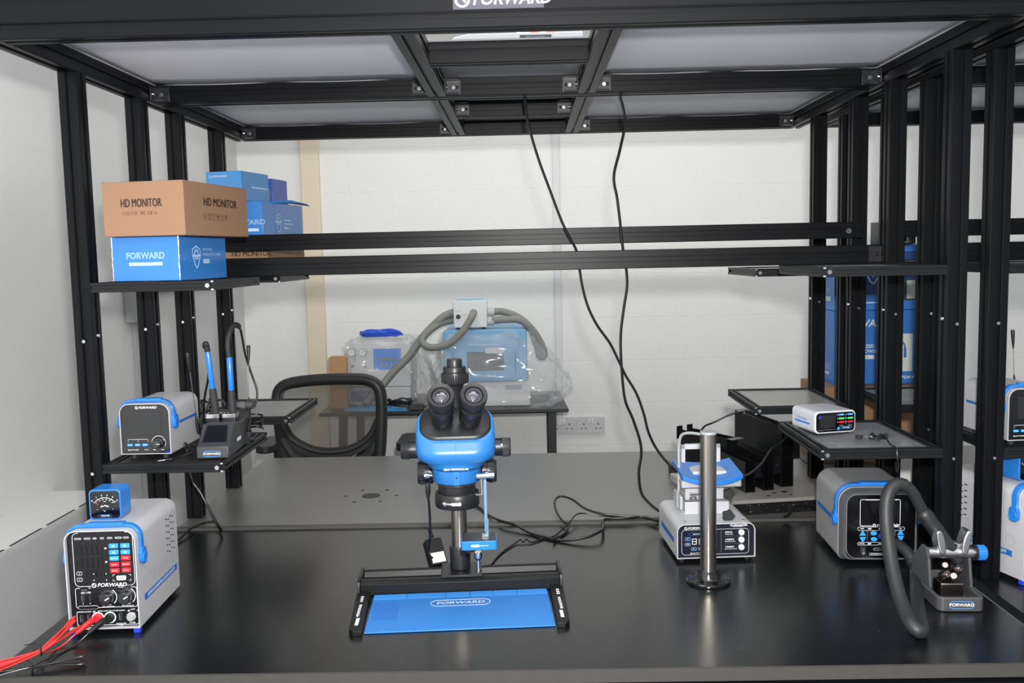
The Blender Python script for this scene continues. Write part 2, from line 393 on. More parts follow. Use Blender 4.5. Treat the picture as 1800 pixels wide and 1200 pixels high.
    bracket(cb+.0002, 2.2615, 1); bracket(cc-.0002, 2.2615, -1); bracket(cb+.0002, 2.5995, 1); bracket(cc-.0002, 2.5995, -1)
    # horizontal monitor rails
    p = B(); ext(p, 'x', x0+.0405, x1-.0405, 2.2225, 2.2665, 1.411, 1.456); r1 = p.build('monitor_rail', ALU, t)
    p = B(); ext(p, 'x', x0+.005, x1-.03, 2.378, 2.4195, 1.4745, 1.5165); r2 = p.build('monitor_rail', ALU, t)
    p = B(); p.box(x1-.07, x1-.0405, 2.2195, 2.2222, 1.415, 1.452); bolt(p, (x1-.047, 2.2195, 1.434)); p.build('rail_bracket', BLACK, r1)
    p = B(); bolt(p, (x1-.064, 2.378, 1.493), r=.009); p.build('bolt', STEEL, r2)
    p = B(); bolt(p, (x0+.1, 2.378, 1.498), r=.006); p.build('bolt', STEEL, r2)
    # little chrome screws up the posts
    for po, side, y in posts:
        xs, dx = ((x0+.0395, 1) if side == 0 else (x1-.0395, -1))
        for z in (1.30, 1.02-.1*(y > 2.3)):
            p = B(); bolt(p, (xs, y+.02, z), (dx, 0, 0), .0048); p.build('bolt', STEEL, po)
            p = B(); bolt(p, (xs-dx*.0195, y+.0005, z-.01), r=.0042); p.build('bolt', STEEL, po)
    # shelves
    SP = {'a': dusty('dusty_shelf_panel', (118, 119, 122), .3, (205, 205, 203), .5, sc=16, th=.5), 'b': mat('grey_shelf_panel', (160, 158, 152), .3, noise=.06, nscale=12), 'c': mat('black_shelf_panel', (30, 31, 33), .5)}
    def shelf(xa, xb, y0, z, k):
        s = B(); h = .0205; y1 = y0+.332; inner = xb if xa < cxx else xa
        ext(s, 'x', xa, xb, y0, y0+.02, z-h, z, sw=.006, sd=.004, c=.0008); ext(s, 'x', xa, xb, y1-.02, y1, z-h, z, sw=.006, sd=.004, c=.0008)
        for (u0, u1) in ((xa, xa+.02), (xb-.02, xb)): ext(s, 'y', u0, u1, y0+.0201, y1-.0201, z-h, z, sw=.006, sd=.004, c=.0008)
        o = s.build('shelf', ALUG, t)
        s = B(); s.box(xa+.0155, xb-.0155, y0+.0155, y1-.0155, z-.012, z-.003); s.build('shelf_panel', SP[k], o)
        s = B(); e = .0035; xi = inner; sg = -1 if xi == xb else 1
        for zz in (z-.0035, z-h+.0004): s.box(xi-sg*.0006, xi+sg*.004, y0-.0006, y0+.003, zz, zz+.0031)
        s.build('shelf_corner', CUT, o)
        s = B(); bolt(s, (xi+sg*.011, y0, z-h/2), r=.0058); s.build('bolt', STEEL if k != 'n' else BLACK, o)
        return o
    le, re = x0+.0402, x1-.0402
    shelf(le, -.645 if full else le+.25, 1.87, 1.029, 'c'); shelf(le, -.645 if full else le+.25, 2.42, 1.027, 'a')
    shelf(le, -.645 if full else le+.25, 1.87, 1.411, 'b'); shelf(le, -.655 if full else le+.25, 2.42, 1.411, 'b')
    if full:
        shelf(.608, re, 1.87, 1.032, 'a'); shelf(.608, re, 2.42, 1.03, 'b'); shelf(.608, re, 1.87, 1.4115, 'b'); shelf(.608, re, 2.42, 1.399, 'b')
    return t
F1 = frame(-.94, .899, 'tall black aluminium gantry frame with canopy standing over the microscope benches')
F2 = frame(.943, 2.782, 'black aluminium gantry frame at the right edge, beyond the nearer frame posts', full=False)
# sign on the front beam
lg = MB(); zc = 1.884
lg.box(-.115, .040, 1.5985, 1.5999, 1.8685, 1.90)
plate = lg.build('sign_plate', mat('sign_dark_plate', (40, 40, 60), .2, coat=.5), F1, loc=(.0205, -2.31, -.75))
def logo(mb, x, z, y, h, text='FORWARD', u=(1, 0, 0), v=(0, 0, 1), bold=.06, wide=1.18):
    """ring emblem followed by the slanted name, left edge x, centre height z, letter height h, on plane y"""
    def P(a, b): return Vector((x, y, z))+Vector(u)*a+Vector(v)*b
    n = 24; vs = []; fs = []
    R = h*.62
    for i in range(n):
        a = 2*pi*i/n
        vs += [P(R+R*cos(a), R*sin(a)), P(R+R*.72*cos(a), R*.72*sin(a))]
    fs = [(2*i, 2*((i+1) % n), 2*((i+1) % n)+1, 2*i+1) for i in range(n)]
    mb.add(vs, fs)
    # swoosh
    vs = []
    for i in range(9):
        t = i/8; xx = R+R*(-.5+t*1.0); zz = R*.28*sin(t*pi*1.6+.2)
        vs += [P(xx, zz+R*.13), P(xx, zz-R*.13)]
    mb.add(vs, [(2*i, 2*i+2, 2*i+3, 2*i+1) for i in range(8)])
    if text: mb.text(text, h*1.38, P(2.3*R, 0), u, v, 'LEFT', bold=h*bold*.35, shear=.25, wide=wide)
pl = MB(); logo(pl, -.112, 1.8845, 1.5982, .021, wide=.94); pl.build('sign_lettering', mat('sign_white', (240, 240, 245), .3), F1, loc=(.0205, -2.31, -.75))
# ================================================================ PRINT HELPER
class Face:
    """prints marks on a flat face: local plane y = yf facing -y; coordinates (u, v) in metres"""
    def __init__(s, yf=0, eps=.0004, M=None):
        s.y = yf-eps; s.d = {}; s.M = M or Matrix.Identity(4)
    def mb(s, m):
        if m not in s.d: s.d[m] = MB(); s.d[m].M = s.M @ Matrix.Translation((0, -.00012*len(s.d), 0))
        return s.d[m]
    def rect(s, m, u0, u1, v0, v1): s.mb(m).add([(u0, s.y, v0), (u1, s.y, v0), (u1, s.y, v1), (u0, s.y, v1)], [(0, 1, 2, 3)])
    def para(s, m, u0, u1, v0, v1, k): s.mb(m).add([(u0, s.y, v0), (u1, s.y, v0), (u1+k, s.y, v1), (u0+k, s.y, v1)], [(0, 1, 2, 3)])
    def poly(s, m, pts): s.mb(m).add([(u, s.y, v) for u, v in pts], [tuple(range(len(pts)))])
    def rrect(s, m, u0, u1, v0, v1, r): s.poly(m, rr(u0, u1, v0, v1, r, 4))
    def line(s, m, pts, t, closed=False):
        n = len(pts); vs = []
        for i in range(n):
            a = pts[i-1] if (i or closed) else pts[i]; b = pts[(i+1) % n] if (i < n-1 or closed) else pts[i]
            dx, dy = b[0]-a[0], b[1]-a[1]; l = sqrt(dx*dx+dy*dy) or 1; nx, ny = -dy/l*t/2, dx/l*t/2
            vs += [(pts[i][0]+nx, s.y, pts[i][1]+ny), (pts[i][0]-nx, s.y, pts[i][1]-ny)]
        fs = [(2*i+1, 2*((i+1) % n)+1, 2*((i+1) % n), 2*i) for i in range(n if closed else n-1)]
        s.mb(m).add(vs, fs)
    def ring(s, m, u0, u1, v0, v1, r, t): s.line(m, rr(u0, u1, v0, v1, r, 4), t, True)
    def disc(s, m, u, v, r, n=20): s.poly(m, [(u+r*cos(2*pi*i/n), v+r*sin(2*pi*i/n)) for i in range(n)])
    def arc(s, m, u, v, r, a0, a1, t, n=20): s.line(m, [(u+r*cos(radians(a0+(a1-a0)*i/n)), v+r*sin(radians(a0+(a1-a0)*i/n))) for i in range(n+1)], t)
    def text(s, m, body, size, u, v, align='CENTER', bold=.03, **k): s.mb(m).text(body, size, (u, s.y, v), align=align, bold=size*bold*.4, **k)
    def logo(s, m, u, v, h, **k): logo(s.mb(m), u, v, s.y, h, **k)
    def build(s, parent, name='printing'):
        for m, b in s.d.items(): b.build(name, m, parent, smooth=False)
def off_of(a, b): return a
def handle_arch(t, w, h, r, y0, y1, ztop, zbot, m, band=.012, lift=0):
    """blue carrying handle: arch hugging the case, flat band, with round pivots"""
    o = rr(-w/2-.005, w/2+.005, zbot, ztop+.0065, (.0, .0, r+.006, r+.006), 8); i = rr(-w/2-.0006, w/2+.0006, zbot, ztop+.0006, (.0, .0, r+.0006, r+.0006), 8)
    # open the lower side: build as strip following the outline from bottom right, over the top, to bottom left
    n = len(o); k = o[1:]+o[:1]; q = i[1:]+i[:1]
    b = MB(); vs = []
    for (a, c), (d, e) in zip(k, q): vs += [(a, y0, c), (a, y1, c), (d, y1, e), (d, y0, e)]
    fs = []
    for j in range(n-1):
        for s_ in range(4): s2 = (s_+1) % 4; fs.append((4*j+s_, 4*(j+1)+s_, 4*(j+1)+s2, 4*j+s2))
    fs += [(3, 2, 1, 0), tuple(4*(n-1)+x for x in range(4))]
    b.add(vs, fs)
    b.box(-w*.22, w*.30, y0-.001, y1+.001, ztop+.003, ztop+.0095)
    hd = b.build('handle', m, t, bevel=.0012)
    for sx in (-1, 1):
        p = MB(); cy = (y0+y1)/2; x = sx*(w/2+.0006)
        p.prism(rr(cy-.012, cy+.012, zbot-.014, zbot+.018, .011), 'x', x, x+sx*.007)
        p.lathe([(.0115, .007), (.0112, .009), (.009, .0095), (.009, .0085), (.0, .0085)], 20, (x, cy, zbot-.002), (sx, 0, 0))
        p.build('handle_pivot', m, hd, bevel=.001)
    return hd

# ================================================================ MICROSCOPE
mic = thing('stereo_microscope', 'blue and black stereo microscope with two eyepieces standing on a black rail base', 'microscope', (-.136, 1.641, .75), 3.7)
HB = mat('microscope_blue', (36, 108, 176), .34, coat=.25); DK = mat('microscope_black', (24, 25, 28), .38, spec=.5, noise=.06, nscale=90)
SB = mat('satin_black_metal', (14, 15, 17), .42, spec=.25)
# base rail
m = MB(); m.prism([(.2, .002), (.285, .002), (.285, .028), (.279, .03), (.272, .028), (.268, .016), (.232, .016), (.228, .028), (.218, .031), (.206, .03), (.2, .024)], 'x', -.207, .2075)
base = m.build('base_rail', SB, mic, bevel=.0006)
for sx in (-1, 1):
    m = MB(); m.prism([(.196, .0), (.289, .0), (.289, .03), (.284, .0335), (.214, .0345), (.2, .031), (.196, .02)], 'x', sx*.2078, sx*.214); m.build('rail_end_cap', BLACK, base, bevel=.001)
    m = MB(); P_ = [(sx*.2145, .196), (sx*.2075, .012), (sx*.199, .0), (sx*.182, .0), (sx*.1835, .012), (sx*.186, .196)]
    m.prism(P_, 'z', 0, .010); a = m.build('side_bar', SB, mic, bevel=.0012)
    f = MB(); u = (0, -1, 0) if sx > 0 else (0, 1, 0); v = (1, 0, 0) if sx > 0 else (-1, 0, 0)
    f.text('MICROSCOPE BASE', .007, (sx*.1985, .10, .0104), u, v, 'CENTER', .0003); 
    for k in range(3): yy = .172-.011*k; f.box(sx*.2-.003-sx*.0004*k, sx*.2+.003, yy-.003, yy+.003, .0102, .0104)
    yb = .045; f.box(sx*.196-.0032, sx*.196+.0032, yb-.017, yb+.017, .0102, .0104); f.build('printing', WHITEP, a, smooth=False)
# pole block
m = MB(); m.box(-.04, .046, .205, .284, .0312, .037); m.build('slide_plate', DK, base, bevel=.001)
m = MB(); m.lathe([(.0205, .0372), (.0218, .039), (.0218, .083), (.0205, .086), (.017, .086)], 32, (0, .25, 0)); m.build('pole_collar', DK, mic)
m = MB(); m.cyl((0, .25, .0375), (0, .25, .335), .0165, n=32); m.build('pole', BRUSH, mic)
m = MB(); m.lathe([(.0055, .037), (.0055, .041), (.0035, .043), (.0035, .06), (.0075, .064), (.0085, .066), (.0085, .077), (.007, .079), (.0, .079)], 20, (.0385, .226, 0)); m.build('clamp_screw', CHROME, mic)
# carriage and rack
m = MB(); m.lathe([(.026, .225), (.028, .228), (.028, .322), (.026, .326)], 28, (0, .25, 0)); m.box(-.022, .022, .165, .235, .235, .318); m.box(-.016, .016, .145, .168, .225, .325); m.build('focus_carriage', DK, mic, bevel=.0015)
for sx in (-1, 1):
    m = MB(); m.lathe([(.018, 0), (.0235, .004), (.0235, .012), (.0225, .013), (.0225, .015), (.0235, .016), (.0235, .03), (.0215, .033), (.0, .033)], 40, (sx*.047, .185, .262), (sx, 0, 0)); k = m.build('focus_knob', DK, mic)
    m = MB()
    for i in range(20): a = 2*pi*i/20; m.box(sx*.065, sx*.076, .185+.0236*cos(a)-.001, .185+.0236*cos(a)+.001, .262+.0236*sin(a)-.001, .262+.0236*sin(a)+.001)
    m.cyl((sx*.02, .185, .262), (sx*.048, .185, .262), .012); m.build('knob_ribs', DK, k)
# head, lofted sections
def loft(mb, secs, n=7, rf=.8, axx=0, caps=True):
    rings = []
    for (cy, cz, a, b, th) in secs:
        p = rr(-a, a, -b, b, min(a, b)*rf, n); c_, s_ = cos(radians(th)), sin(radians(th))
        rings.append([(axx+u, cy+v*c_, cz+v*s_) for u, v in p])
    k = len(rings[0]); vs = [q for r_ in rings for q in r_]; fs = []
    for i in range(len(rings)-1):
        for j in range(k): j2 = (j+1) % k; fs.append((i*k+j, (i+1)*k+j, (i+1)*k+j2, i*k+j2))
    if caps: fs += [tuple(range(k)), tuple(range(len(rings)*k-1, (len(rings)-1)*k-1, -1))]
    mb.add(vs, fs)
H0 = .109
m = MB()
secs = [(H0-.014, .3775, .0715, .0455, 38), (H0-.013, .3745, .0745, .048, 37), (H0-.011, .360, .0765, .053, 30), (H0-.008, .343, .0775, .055, 18), (H0-.004, .325, .0775, .054, 8), (H0-.002, .312, .074, .053, 2), (H0, .305, .062, .051, 0), (H0, .302, .056, .050, 0), (H0, .2955, .0535, .0495, 0), (H0, .2925, .048, .046, 0)]
loft(m, secs, 8); head = m.build('microscope_head', HB, mic, angle=50)
m = MB(); loft(m, [(H0-.0165, .3835, .0655, .0385, 38), (H0-.0155, .3825, .068, .041, 38), (H0-.0142, .3785, .069, .0425, 38), (H0-.0138, .3778, .0685, .042, 38)], 8); m.build('face_plate', DK, head, angle=50)
f = Face(H0-.0525); f.text(WHITEP, 'SEMI-TRINOCULAR', .0055, 0, .2965, bold=.03); f.build(head)
m = MB(); m.box(-.0002, .0002, H0-.0605, H0-.058, .306, .352); m.build('body_seam', mat('seam_blue', (30, 110, 190), .5), head)
# mounting ring, objective, ring light
m = MB(); m.lathe([(.045, .2905), (.0475, .289), (.0475, .267), (.0455, .264), (.04, .263)], 48, (0, H0, 0)); mr = m.build('mounting_ring', HB, mic)
m = MB(); m.box(-.007, .007, H0-.0485, H0-.046, .264, .29); m.build('ring_tab', HB, mr, bevel=.001)
m = MB(); m.cyl((.0005, H0-.0487, .279), (.0005, H0-.0492, .279), .0016, n=10); m.build('set_screw', BLACK, mr)
m = MB(); m.lathe([(.030, .296), (.037, .263), (.0375, .262), (.0375, .256), (.0365, .255), (.0365, .234), (.034, .222), (.024, .221)], 48, (0, H0, 0)); ob = m.build('objective', DK, mic)
m = MB()
for i in range(48): a = 2*pi*i/48; m.box(.0376*cos(a)-.0006, .0376*cos(a)+.0006, H0+.0376*sin(a)-.0006, H0+.0376*sin(a)+.0006, .2565, .2615)
m.build('objective_knurl', DK, ob)
m = MB(); m.lathe([(.0375, .232), (.0385, .2395), (.0425, .2405), (.0435, .239), (.0435, .216), (.042, .213), (.03, .2125), (.03, .222), (.0370, .222)], 48, (0, H0, 0)); rl = m.build('ring_light', DK, mic)
m = MB()
for i in range(40): a = 2*pi*i/40; m.sphere((.0395*cos(a), H0+.0395*sin(a), .2405), .0014, 6)
m.build('light_bead_row', STEEL, rl)
def cyl_print(items, R, h0, parent, yc):
    # flat marks wrapped on a cylinder front
    for mt, b in items.items():
        b.v = [(R*sin(x/R), yc-R*cos(x/R), z) for x, y, z in b.v]; b.build('printing', mt, parent, smooth=False)
f = Face(0, 0); f.ring(WHITEP, -.028, .008, .2225, .2295, .0034, .0005); f.text(WHITEP, 'FORWARD', .0045, -.0195, .226, bold=.03)
m2 = f.mb(WHITEP)
for i in range(12): u0 = -.0105+i*.0015; m2.add([(u0, 0, .2232), (u0+.0015, 0, .2232), (u0+.0015, 0, .2288), (u0, 0, .2288)], [(0, 1, 2, 3)])
cyl_print(f.d, .0438, 0, rl, H0)
# eyepieces
def along(b, e, mbf, name, mt, parent):
    pass
E0 = [((-.0245, H0-.006, .3745), (-.0235, H0-.1005, .4475)), ((.0265, H0-.006, .3745), (.0375, H0-.1005, .4475))]
for (bp, ep) in E0:
    A = Vector(bp); Bv = Vector(ep); d = (Bv-A).normalized(); L = (Bv-A).length
    m = MB(); m.lathe([(.0225, .0), (.021, .004), (.0185, .006), (.0185, .022), (.0205, .023), (.0215, .026), (.0215, .05), (.0205, .052), (.0205, .057), (.0225, .060), (.0235, .066), (.0235, .078), (.021, .081), (.02, .09), (.0215, .1)], 40, A, d); e = m.build('eyepiece_tube', DK, mic)
    m = MB()
    for hh in (.008, .0115): m.lathe([(.0187, hh), (.0192, hh+.0003), (.0192, hh+.0011), (.0187, hh+.0014)], 40, A, d)
    m.build('chrome_band', CHROME, e)
    f = Face(0, 0); f.text(WHITEP, 'WF10X/20', .0036, 0, 0, bold=.03)
    m = MB(); m.lathe([(.0215, L-.030), (.0245, L-.024), (.0255, L-.010), (.0255, L-.003), (.0245, L), (.0185, L-.002), (.0160, L-.006), (.0160, L-.012), (.0, L-.012)], 40, A, d); ec = m.build('eyecup', RUB, e)
    m = MB(); m.lathe([(.0150, L-.0115), (.0150, L-.009), (.013, L-.0065), (.008, L-.0045), (.004, L-.0037), (.0, L-.0035)], 32, A, d); m.build('eyepiece_lens', mat('coated_lens', (46, 42, 60), .04, spec=.9, coat=1, coat_rough=.02), ec)
    m = MB(); m.lathe([(.0146, L-.0058), (.0146, L-.0045), (.0136, L-.0045), (.0136, L-.0058)], 32, A, d); m.build('lens_ring', mat('lens_bezel', (70, 70, 74), .35), ec)
# camera port
m = MB(); py_ = H0+.028
PZ = .017
m.lathe([(r__, h__+(PZ if h__ > .4 else 0)) for r__, h__ in [(.021, .366), (.0175, .374), (.0165, .385), (.0165, .428), (.0185, .432), (.0255, .434), (.0262, .437), (.0262, .452), (.0255, .455), (.0225, .456), (.0225, .4655), (.0215, .467), (.0150, .467), (.0150, .4805), (.0140, .482), (.0, .482)]], 48, (.001, py_, 0)); tp = m.build('camera_port', DK, mic)
m = MB()
for i in range(34): a = 2*pi*i/34; m.cyl((.001+.0262*cos(a), py_+.0262*sin(a), .436+PZ), (.001+.0262*cos(a), py_+.0262*sin(a), .453+PZ), .0012, n=6)
m.build('port_knurl', DK, tp)
m = MB(); m.box(-.009, .009, H0-.002, H0+.012, .384, .394); m.build('port_plate', mat('microscope_blue', (44, 150, 238)), head, bevel=.001)
f = Face(H0-.004); f.rect(WHITEP, -.0055, .0055, .3815, .385); f.build(head)
# zoom knobs
for sx in (-1, 1):
    m = MB(); m.lathe([(.0165, .0), (.0175, .001), (.0175, .012), (.0170, .0125), (.0170, .0135), (.0183, .014), (.0183, .0285), (.017, .031), (.0, .031)], 40, (sx*.0755, H0-.002, .327), (sx, 0, 0)); k = m.build('zoom_knob', DK, mic)
    m = MB()
    for i in range(44): a = 2*pi*i/44; m.cyl((sx*.0905, H0-.002+.0183*cos(a), .327+.0183*sin(a)), (sx*.1035, H0-.002+.0183*cos(a), .327+.0183*sin(a)), .0008, n=5)
    m.build('knob_knurl', DK, k)
    m = MB(); m.cyl((sx*.089, H0-.0195, .335), (sx*.089, H0-.0203, .335), .0017, n=8); m.build('printing', WHITEP if sx > 0 else BLACK, k)
# side screw clamps of the ring, arm with small blue tray lamp, cable
for sx in (-1, 1):
    m = MB(); m.cyl((sx*.0465, H0-.03, .281), (sx*.053, H0-.03, .281), .0028); m.lathe([(.004, .0), (.006, .001), (.006, .009), (.005, .011), (.0, .011)], 16, (sx*.051, H0-.03, .281), (sx, 0, 0)); m.build('thumb_screw', CHROME, mr)
arm = MB(); arm.cyl((.0385, H0-.055, .283), (.072, H0-.055, .2835), .0062, n=18); arm.cyl((.048, H0-.055, .283), (.049, H0-.055, .247), .0028, n=12); arm.cyl((.036, H0-.0555, .247), (.049, H0-.0555, .247), .0026, n=10)
am = arm.build('lamp_arm_joint', CHROME, mic)
m = MB(); m.box(.0515, .0572, H0-.058, H0-.053, .175, .276); m.box(.0535, .059, H0-.058, H0-.053, .160, .2); m.build('lamp_arm', mat('blue_grey_arm', (104, 134, 162), .35), am, bevel=.001)
m = MB(); m.prism(rr(.006, .0745, H0-.062, H0-.008, .005), 'z', .1405, .158); ty = m.build('small_lamp_tray', BLUE, mic, bevel=.001)
m = MB(); m.prism(rr(.0075, .073, H0-.0605, H0-.0095, .004), 'z', .1582, .1592); m.build('tray_lid', mat('slate_lid', (42, 46, 54), .4), ty)
m = MB(); m.box(.046, .0515, H0-.054, H0-.02, .1593, .1605); m.box(.048, .058, H0-.06, H0-.045, .1593, .168); m.build('tray_hinge', STEEL, ty, bevel=.0005)
m = MB(); m.cyl((.022, H0-.03, .1404), (.022, H0-.03, .130), .011, n=24); m.build('tray_lens', DK, ty)
f = Face(H0-.0622); f.rrect(WHITEP, .0245, .041, .1472, .1517, .0022); f.rect(WHITEP, .042, .058, .149, .1497); f.build(ty)
m = MB(); m.lathe([(.0042, 0), (.005, .004), (.005, .018), (.003, .028)], 14, (-.0555, H0-.032, .266), (0, 0, -1)); m.tube(cat([(-.0555, H0-.032, .242), (-.054, H0-.02, .2), (-.056, H0+.01, .15), (-.062, H0+.07, .105), (-.066, H0+.12, .075), (-.06, H0+.155, .056)]), .0024, 8); m.build('ring_light_cable', CABLE, mic)

# ---- silicone mat
MT = mat('blue_silicone_mat', (42, 116, 190), .5)
matt = thing('work_mat', 'blue silicone repair mat lying between the microscope side bars', 'mat', (-.136, 1.641, .75), 3.7)
m = MB(); m.prism([(-.1795, .008), (.1805, .008), (.1805, .197), (-.1795, .197)], 'z', .0005, .0035); o = m.build('mat_sheet', MT, matt, bevel=.001)
m = MB()
for x0, x1 in ((-.178, -.112), (-.110, -.032), (-.030, .018), (.020, .066), (.068, .116), (.118, .179)): m.box(x0, x1, .17, .1955, .0036, .0042)
m.build('mat_pocket', mat('mat_pocket_blue', (60, 138, 220), .5), matt)
m = MB()
for i in range(9):
    for j in range(11):
        m.box(-.172+i*.0056, -.172+i*.0056+.0035, .065+j*.0082, .065+j*.0082+.005, .0036, .0040)
o = m.build('mat_dimples', mat('mat_dimple_blue', (28, 96, 180), .45), matt); o['kind'] = 'stuff'
MW = MB(); Pz = .0037
ro = rr(-.0605, .0605, .115, .156, .0195, 6); MWp = mat('mat_white', (235, 235, 245), .5)
MW.ring(rr(-.0605, .0605, .1225, .1545, .0158, 6), rr(-.0595, .0595, .1235, .1535, .0148, 6), 'z', Pz, Pz+.0003)
MW.text('FORWARD', .0165, (0, .1385, Pz), (1, 0, 0), (0, 1, 0), 'CENTER', .0001, shear=.15, wide=1.2)
MW.build('printing', MWp, matt, smooth=False)

# ---- black adapter leaning behind the base
ad = thing('inline_switch_box', 'small black inline switch box with a white sticker on the bench behind the microscope base', 'switch', (-.205, 1.985, .751), 28)
m = MB(); m.M = Matrix.Rotation(radians(-38), 4, 'X') @ Matrix.Translation((0, 0, .0)); m.prism(rr(-.019, .019, 0, .062, .003), 'y', 0, .024); m.box(-.0185, .0185, -.0004, .0003, .030, .0318)
sb = m.build('switch_body', BLACK, ad, bevel=.0015, loc=(0, 0, .012))
f = Face(0, .0006, Matrix.Rotation(radians(-38), 4, 'X')); f.rect(mat('sticker_white', (205, 206, 200), .6), -.016, .016, .004, .028); f.build(sb, 'sticker')
m = MB(); m.cyl((0, .045, .062), (0, .062, .078), .0052, .004, n=12); m.build('cable_boot', RUB, ad)

# ================================================================ POLE STAND
ps = thing('pole_stand', 'bare stainless steel pole on a round black flange in front of the white heating plate', 'pole', (.3755, 1.885, .75))
m = MB(); m.lathe([(.0455, 0), (.047, .002), (.047, .0055), (.045, .0072), (.026, .009), (.0235, .012), (.0215, .026), (.0205, .0285), (.0168, .0285)], 48); fl = m.build('flange', mat('gloss_black_flange', (20, 20, 22), .18, coat=.5), ps)
m = MB()
for k in range(4): a = pi/4+k*pi/2; m.cyl((.036*cos(a), .036*sin(a), .0078), (.036*cos(a), .036*sin(a), .0094), .004, n=12)
m.build('flange_screws', BLACK, ps)
m = MB(); m.cyl((0, 0, .0105), (0, 0, .318), .0168, n=40); m.build('pole', BRUSH, ps)
m = MB(); m.lathe([(.0169, .3182), (.0174, .3185), (.0174, .3225), (.0165, .324), (.0, .324)], 40); m.build('end_cap', mat('grey_cap', (150, 152, 156), .4), ps)
# ================================================================ BENCH POWER SUPPLY
def make_psu():
    t = thing('bench_power_supply', 'white bench power supply with black front panel and red leads at the left bench end', 'power supply', (-.811, 1.655, .75), 2.4)
    W, D, Z0, Z1, R = .133, .225, .0105, .202, .022
    m = MB(); o_ = rr(-W/2, W/2, Z0, Z1, (.001, .001, R, R), 8); i_ = rr(-W/2+.0022, W/2-.0022, Z0+.002, Z1-.0022, (.001, .001, R-.002, R-.002), 8)
    m.ring(o_, i_, 'y', 0, D); case = m.build('case', CASE, t)
    m = MB(); m.prism(rr(-W/2+.0024, W/2-.0024, Z0+.0022, Z1-.0024, (.001, .001, R-.002, R-.002), 8), 'y', D-.003, D-.001); m.build('rear_panel', BLACK, t)
    fp = .0085
    m = MB(); m.prism(rr(-W/2+.0024, W/2-.0024, Z0+.0, Z1-.0024, (.001, .001, R-.002, R-.002), 8), 'y', fp, fp+.003); pan = m.build('front_panel', mat('black_instrument_panel', (13, 13, 18), .28, spec=.5), t)
    # coordinates measured on the panel: zx 470..952, zy 300..985
    U = lambda zx: -W/2+.004+(zx-474)/(956-474)*(W-.007)
    V = lambda zy: Z0+(988-zy)/(988-288)*(Z1-Z0)
    f = Face(fp); WP = WHITEP
    f.ring(WP, U(508), U(938), V(690), V(312), .009, .0009); f.rect(mat('black_instrument_panel', ()), U(552), U(884), V(326), V(305))
    for x in (560, 575, 590): f.para(WP, U(x), U(x+10), V(325), V(310), .0012)
    f.rect(WP, U(612), U(826), V(324), V(311))
    for x in (832, 847, 862): f.para(WP, U(x), U(x+10), V(325), V(310), .0012)
    for x0, x1, s_ in ((522, 574, 'OUTPUT'), (590, 640, 'CURRENT'), (654, 684, 'C.V'), (706, 736, 'C.C'), (756, 796, 'LOCK'), (812, 864, 'OVER'), (872, 914, 'SHORT')):
        f.rrect(GREYP, U(x0), U(x1), V(358), V(343), .002); f.text(BLACK, s_, .0022, U((x0+x1)/2), V(350.5))
    # dark segment displays
    SEG = mat('unlit_segments', (19, 19, 24), .4)
    for (yy, n_) in ((435, 5), (525, 5), (608, 3)):
        for k in range(n_):
            x = U(532+k*38+(60 if yy == 608 else 0)); z = V(yy); q = .0044; hh = .0092
            for (a, b, c, d) in ((-q, q, hh-.0008, hh), (-q, q, -.0004, .0004), (-q, q, -hh, -hh+.0008), (-q, -q+.001, -hh, hh), (q-.001, q, -hh, hh)): f.rect(SEG, x+a+.004, x+b+.004, z+c, z+d)
    for yy in (423, 520): f.rrect(WP, U(733), U(749), V(yy+5), V(yy-5), .001)
    for yy in (597, 641):
        f.ring(WP, U(525), U(561), V(yy+12), V(yy-12), .002, .0006); f.poly(WP, [(U(538), V(yy+3)), (U(548), V(yy+3)), (U(543), V(yy-4))])
    for (x, y, s_) in ((645, 604, -1), (734, 603, 1), (645, 648, -1), (734, 648, 1)):
        f.poly(WP, [(U(x-5), V(y)-.001*s_), (U(x+5), V(y)-.001*s_), (U(x), V(y)+.0016*s_)])
    for q in ((782, 792), (900, 910)):
        pass
    for (x, sx) in ((782, 1), (910, -1)):
        for (y, sy) in ((612, 1), (656, -1)):
            f.line(WP, [(U(x+14*sx), V(y)), (U(x), V(y)), (U(x), V(y+12*sy))], .0007)
    # logo, breaking the frame
    f.rect(mat('black_instrument_panel', ()), U(620), U(816), V(705), V(668))
    g = Face(fp, .0007); g.logo(WP, U(626), V(684), .0072, wide=1.12); g.build(pan)
    # lower blocks
    f.ring(WP, U(506), U(946), V(843), V(702), .004, .0008); f.ring(WP, U(506), U(948), V(970), V(868), .004, .0008)
    K = mat('black_instrument_panel', ())
    f.rect(K, U(540), U(600), V(714), V(698)); f.rect(K, U(852), U(908), V(706), V(690)); f.rect(K, U(516), U(936), V(880), V(858))
    for b, yy in ((550, 709), (860, 700)):
        for k in range(3): f.para(WP, U(b+14*k), U(b+14*k+9), V(yy+7), V(yy-7), .0012)
    g = Face(fp, .0007)
    g.text(WP, 'QC / PD', .0052, U(581), V(735), bold=.04); g.text(WP, 'A', .0034, U(556), V(812)); g.text(WP, 'C', .0034, U(608), V(812))
    g.rrect(K, U(522), U(662), V(852), V(830), .003); g.ring(WP, U(522), U(662), V(852), V(829), .0029, .0006); g.text(WP, 'FW-PS3005 Pro', .0042, U(592), V(841), bold=.03)
    g.text(WP, 'Voltage', .0034, U(738), V(823)); g.text(WP, 'Shift Adjustment', .0034, U(738), V(837)); g.text(WP, 'Current', .0034, U(876), V(820)); g.text(WP, 'Shift Adjustment', .0034, U(876), V(834))
    g.text(WP, 'RATED OUTPUT', .0034, U(565), V(872)); g.text(WP, '30V/5A 150W  DC POWER SUPPLY', .0034, U(756), V(869)); g.text(WP, '0-30V', .0034, U(910), V(862))
